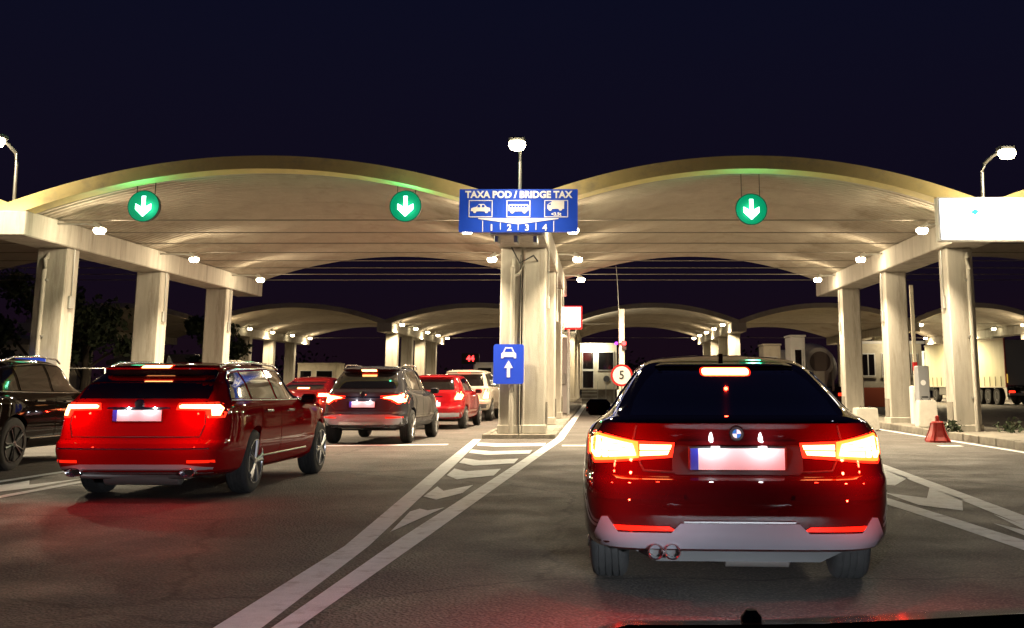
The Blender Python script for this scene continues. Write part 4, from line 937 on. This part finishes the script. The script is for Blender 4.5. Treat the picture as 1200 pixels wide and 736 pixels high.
# drum truck seen from behind
t = thing('drum_truck', 'beige truck with round drum mouth seen past the nearest car', 'truck', (9.75, 49.5, 0))
M_DRUM = noisy('drum_paint', (.58, .50, .40), (.68, .60, .48), 2, .6, .1, 40)
dr = lathe('drum', [(0, .50), (.05, .62), (.8, .85), (1.8, 1.15), (3.2, 1.15), (4.2, .6)], M_DRUM, t, 32, 'Y', (0, 0, 2.15), 40, (R(-8), 0, 0))
lathe('drum_ring', [(-.10, .44), (-.12, .60), (-.04, .64), (.04, .60)], mat('drum_ring', (.74, .68, .58), .5), t, 32, 'Y', (0, 0, 2.15))
lathe('drum_mouth', [(-.03, .46), (-.02, .02)], mat('drum_mouth', (.20, .15, .12), .8), t, 28, 'Y', (0, -.11, 2.15))
prism('chute', [(-.35, 1.75), (.35, 1.75), (.2, 1.0), (-.2, 1.0)], -.3, -.05, M_DRUM, t)
bm = bmesh.new(); bx(bm, (0, 3.2, .95), (1.0, 6.6, .25), .02); link('chassis', fin(bm), M_DKST, t)
bm = bmesh.new(); bx(bm, (0, 6.6, 1.75), (2.3, 1.7, 2.2), .1); link('cab', fin(bm), M_WHITEP, t)
for sg in (-1, 1):
    tube('frame_leg', [(sg * .55, 0, .9), (sg * .62, .2, 2.1)], .06, M_DRUM, t, 8)
    box('mudguard', (sg * .95, 1.0, 1.05), (.5, 2.3, .06), M_BLACK, t, .01)
    box('tail_light', (sg * .9, -.1, .75), (.3, .05, .12), M_TAILR, t, .01)
    for y in (.5, 1.7, 6.4): lathe('wheel', [(-.2, .25), (-.22, .45), (-.16, .52), (.16, .52), (.22, .45), (.2, .25)], M_TYRE, t, 24, 'X', (sg * .95, y, .52))

# curtain trailer truck
t = thing('curtain_truck', 'articulated truck with cream curtain trailer and dark rear doors at the right', 'truck', (24.4, 64, 0), R(2.5))
M_CURT = noisy('cream_curtain', (.60, .58, .38), (.70, .67, .46), .8, .6, .3, 3, (.2, 1, .1))
bm = bmesh.new()
ny = 54
for k in range(ny):
    y0, y1 = k * 13.5 / ny, (k + 1) * 13.5 / ny; d0, d1 = .02 * math.sin(k * 2.1), .02 * math.sin((k + 1) * 2.1)
    bm.faces.new([bm.verts.new(p) for p in ((-1.27 + d0, y0, 1.08), (-1.27 + d1, y1, 1.08), (-1.27 + d1 * .2, y1, 3.7), (-1.27 + d0 * .2, y0, 3.7))])
bmesh.ops.remove_doubles(bm, verts=bm.verts, dist=.001); link('curtain', fin(bm, 'c', 60), M_CURT, t)
bm = bmesh.new(); bx(bm, (0, 6.75, 2.4), (2.48, 13.4, 2.6), .01); link('trailer_box', fin(bm), mat('trailer_dark', (.07, .075, .08), .5), t)
for k in range(2): box('rear_door', (-.62 + k * 1.24, -.02, 2.4), (1.2, .06, 2.55), mat('trailer_door', (.20, .21, .22), .45), t, .01)
for x in (-1.26, 1.26): box('corner_post', (x, -.02, 2.4), (.09, .1, 2.75), mat('post_red', (.35, .06, .03), .5), t, .01)
box('roof_rail', (-1.26, 6.75, 3.74), (.10, 13.5, .10), M_CREAM, t); box('side_rail', (-1.26, 6.75, 1.04), (.08, 13.5, .10), M_CREAM, t)
for k in range(16):
    tube('curtain_strap', [(-1.31, .6 + k * .82, 1.05), (-1.31, .6 + k * .82, 1.62)], .018, M_BLACK, t, 5)
box('bumper_bar', (0, -.05, .62), (2.3, .10, .14), M_STEEL, t); box('number_plate', (-.2, -.11, .74), (.52, .02, .11), M_PLATE, t)
for x in (-1.0, 1.0): box('tail_light', (x, -.12, .76), (.36, .04, .12), M_TAILR, t, .01)
box('side_marker', (-1.22, -.09, 1.5), (.06, .03, .5), mat('amber', (.6, .35, .05), .4, emit=(1, .6, .1), es=.6), t)
for sg in (-1, 1):
    for y in (1.6, 2.9, 4.2, 12.0, 15.4):
        w = lathe('wheel', [(-.16, .26), (-.18, .45), (-.13, .51), (.13, .51), (.18, .45), (.16, .26)], M_TYRE, t, 24, 'X', (sg * 1.05, y, .51)); lathe('rim', [(.02, .27), (.165 * 1, .25), (.10, .12)], M_RIM, w, 18, 'X', (0, 0, 0), 40, (0, 0, 0 if sg > 0 else math.pi))
    box('mudguard', (sg * 1.05, 2.9, 1.0), (.4, 4.3, .05), M_BLACK, t)
box('side_guard', (-1.2, 8.3, .72), (.04, 5.0, .35), M_DKST, t)
bm = bmesh.new(); bx(bm, (0, 14.9, 2.1), (2.4, 2.3, 2.7), .12); cabo = link('cab', fin(bm), mat('pale_blue_cab', (.40, .50, .52), .4), t)
box('cab_window', (-1.21, 15.2, 2.6), (.02, .8, .7), M_GLASS, cabo); box('cab_mirror', (-1.35, 15.9, 2.6), (.12, .1, .5), M_BLACK, cabo)
box('fuel_tank', (-1.0, 10.3, .75), (.5, 1.6, .6), M_STEEL, t, .05)

# white van ahead of the queue
t = thing('white_van', 'white van roof showing behind the pale car and the blue lane sign', 'van', (-4.6, 50, 0))
bm = bmesh.new(); prism_bm(bm, [(0, .4), (0, 1.95), (.15, 2.15), (3.6, 2.15), (4.3, 1.2), (5.1, 1.0), (5.15, .4)], -.95, .95, 'YZ'); bmesh.ops.bevel(bm, geom=bm.edges[:], offset=.08, segments=2, affect='EDGES'); link('body', fin(bm, 'v', 40), M_WHITEP, t)
for x in (-.45, .45): d_ = box('rear_door', (x, -.01, 1.25), (.86, .03, 1.6), M_WHITEP, t, .01); box('pane', (0, -.02, .4), (.6, .02, .5), M_GLASS, d_)
for sg in (-1, 1):
    box('tail_light', (sg * .9, -.02, 1.0), (.1, .04, .4), M_TAILR, t)
    for y in (.9, 4.2): lathe('wheel', [(-.1, .2), (-.12, .3), (-.08, .34), (.08, .34), (.12, .3), (.1, .2)], M_TYRE, t, 24, 'X', (sg * .84, y, .34))

# office building with red base
t = thing('office_building', 'low pale office with windows and red base behind the right columns', 'building', (15.6, 60, 0))
bm = bmesh.new(); bx(bm, (0, 2, 2.15), (3.4, 4, 2.3), .02); link('wall', fin(bm), M_CREAM, t)
bm = bmesh.new(); bx(bm, (0, 1.98, .5), (3.46, 4.02, 1.0), .02); link('base', fin(bm), mat('red_base', (.42, .09, .04), .7), t)
box('roof', (0, 2, 3.38), (3.7, 4.3, .16), M_WHITEP, t, .02)
for x in (-1.2, -.1, 1.1):
    f = box('window', (x, -.02, 2.2), (.78, .06, 1.25), M_WHITEP, t, .01); box('pane', (-.18, -.035, 0), (.30, .012, 1.1), M_GLASS, f); box('pane', (.18, -.035, 0), (.30, .012, 1.1), M_GLASS, f); box('sill', (0, -.06, -.66), (.86, .12, .05), M_CREAM, f)
put_light(lamp_data('POINT', 120, WARM, shadow_soft_size=.1), t, (0, -1.5, 3.3)); lathe('wall_lamp', [(-.05, .12), (.04, .08)], M_LAMPFAR, t, 14, 'Z', (0, -.25, 3.1)); box('lamp_arm', (0, -.12, 3.12), (.05, .25, .05), M_STEEL, t)

def house(loc, w, d, h, label, rz=0):
    t = thing('house', label, 'building', loc, rz)
    bm = bmesh.new(); bx(bm, (0, d / 2, h / 2), (w, d, h), .02); link('wall', fin(bm), M_CREAM, t)
    bm = bmesh.new(); prism_bm(bm, [(-w / 2 - .3, h), (w / 2 + .3, h), (w / 2 + .25, h + .25), (w * .3, h + .6), (-w * .3, h + .6), (-w / 2 - .25, h + .25)], -.3, d + .3); link('roof', fin(bm), M_KERB, t)
    for k in range(3):
        f = box('window', (-w * .3 + k * w * .3, -.02, h * .6), (w * .16, .06, h * .35), M_WHITEP, t); box('pane', (0, -.04, 0), (w * .13, .01, h * .3), M_GLASS, f)
    return t
house((-34.5, 61, 0), 7, 6, 3.3, 'dim pale building at the left edge behind the dark car')
house((-25.5, 66, 0), 6, 5, 2.3, 'low pale hut in the dark behind the left trees')

# thin steel rail frame left of the estate
t = thing('rail_frame', 'thin grey tubular frame standing left of the red estate', 'rail', (-12.2, 27.2, .16))
tube('rail_tube', [(-.6, 0, 0), (-.6, 0, 1.42), (.28, 0, 1.42), (.28, 0, 0)], .022, M_STEEL, t, 8)
tube('cross_tube', [(-.6, 0, .75), (.28, 0, .75)], .018, M_STEEL, t, 8)

# ------------------------------------------------------------------ trees, shrubs, far wood
def leaf_cloud(n, fn, size):
    verts = []; faces = []
    for k in range(n):
        p, s_ = fn(); a = np.random.normal(size=3); a /= np.linalg.norm(a); b_ = np.cross(a, np.random.normal(size=3)); b_ /= np.linalg.norm(b_)
        s2 = size * np.random.uniform(.6, 1.4) * s_; i = len(verts)
        verts += [tuple(p - a * s2), tuple(p + b_ * s2 * .5), tuple(p + a * s2), tuple(p - b_ * s2 * .5)]; faces.append((i, i + 1, i + 2, i + 3))
    me = bpy.data.meshes.new('leaves'); me.from_pydata(verts, [], faces); return me
def tree(loc, h, w, label, n=2600):
    t = thing('tree', label, 'tree', loc, 0, 'trees behind the left columns')
    bm = bmesh.new(); tube_bm(bm, [(0, 0, -.1), (.1, 0, h * .3), (-.05, .1, h * .6), (0, 0, h * .85)], [.2, .16, .1, .03], 9)
    cl = []
    for k in range(11):
        a = random.uniform(0, 6.28); z = h * random.uniform(.35, .92); r_ = w * random.uniform(.25, .85) * (1.1 - abs(z / h - .6)); p = (r_ * math.cos(a), r_ * math.sin(a), z)
        tube_bm(bm, [(0, 0, z - h * .2), (p[0] * .5, p[1] * .5, z - h * .07), p], [.07, .05, .02], 6); cl.append((np.array(p), random.uniform(.35, .75) * w * .6))
    link('trunk', fin(bm, 't', 50), M_BARK, t)
    def f():
        c_, r_ = cl[np.random.randint(len(cl))]; d = np.random.normal(size=3); d /= np.linalg.norm(d); return c_ + d * r_ * np.random.uniform(.3, 1.05) * np.array([1, 1, .75]), 1
    link('crown', leaf_cloud(n, f, .14), M_LEAF, t)
tree((-21.5, 47, 0), 5.2, 2.6, 'dark leafy tree nearest the second left column'); tree((-25.2, 50, 0), 6.0, 3.0, 'dark leafy tree between the two left columns'); tree((-29.5, 52, 0), 5.6, 2.8, 'dark leafy tree by the first left column'); tree((-19.6, 56, 0), 4.6, 2.2, 'small dark tree right of the second left column')
def shrub(loc, s, label):
    t = thing('weed', label, 'plant', loc)
    link('leaves', leaf_cloud(90, lambda: (np.array([random.gauss(0, s * .5), random.gauss(0, s * .4), abs(random.gauss(s * .4, s * .3))]), 1), .06), M_LEAF, t)
    bm = bmesh.new()
    for k in range(6): tube_bm(bm, [(0, 0, 0), (random.gauss(0, s * .3), random.gauss(0, s * .3), s * .8)], .006, 4)
    link('stems', fin(bm), M_BARK, t)
shrub((9.15, 25.2, .16), .28, 'weeds growing right of the foot of the right column'); shrub((8.0, 25.6, .16), .22, 'weeds growing left of the foot of the right column')
link_w = leaf_cloud(22000, lambda: ((lambda x: np.array([x, 150 + random.uniform(-6, 6), abs(random.gauss(0, 1)) ** .6 * (1.8 + 1.0 * math.sin(x * .09) + 1.1 * math.sin(x * .31 + 1))]))(random.uniform(-150, 150)), 1), .26)
tag(link('far_wood', link_w, M_LEAF), 'dark far wood along the horizon behind the plaza', kind='stuff')
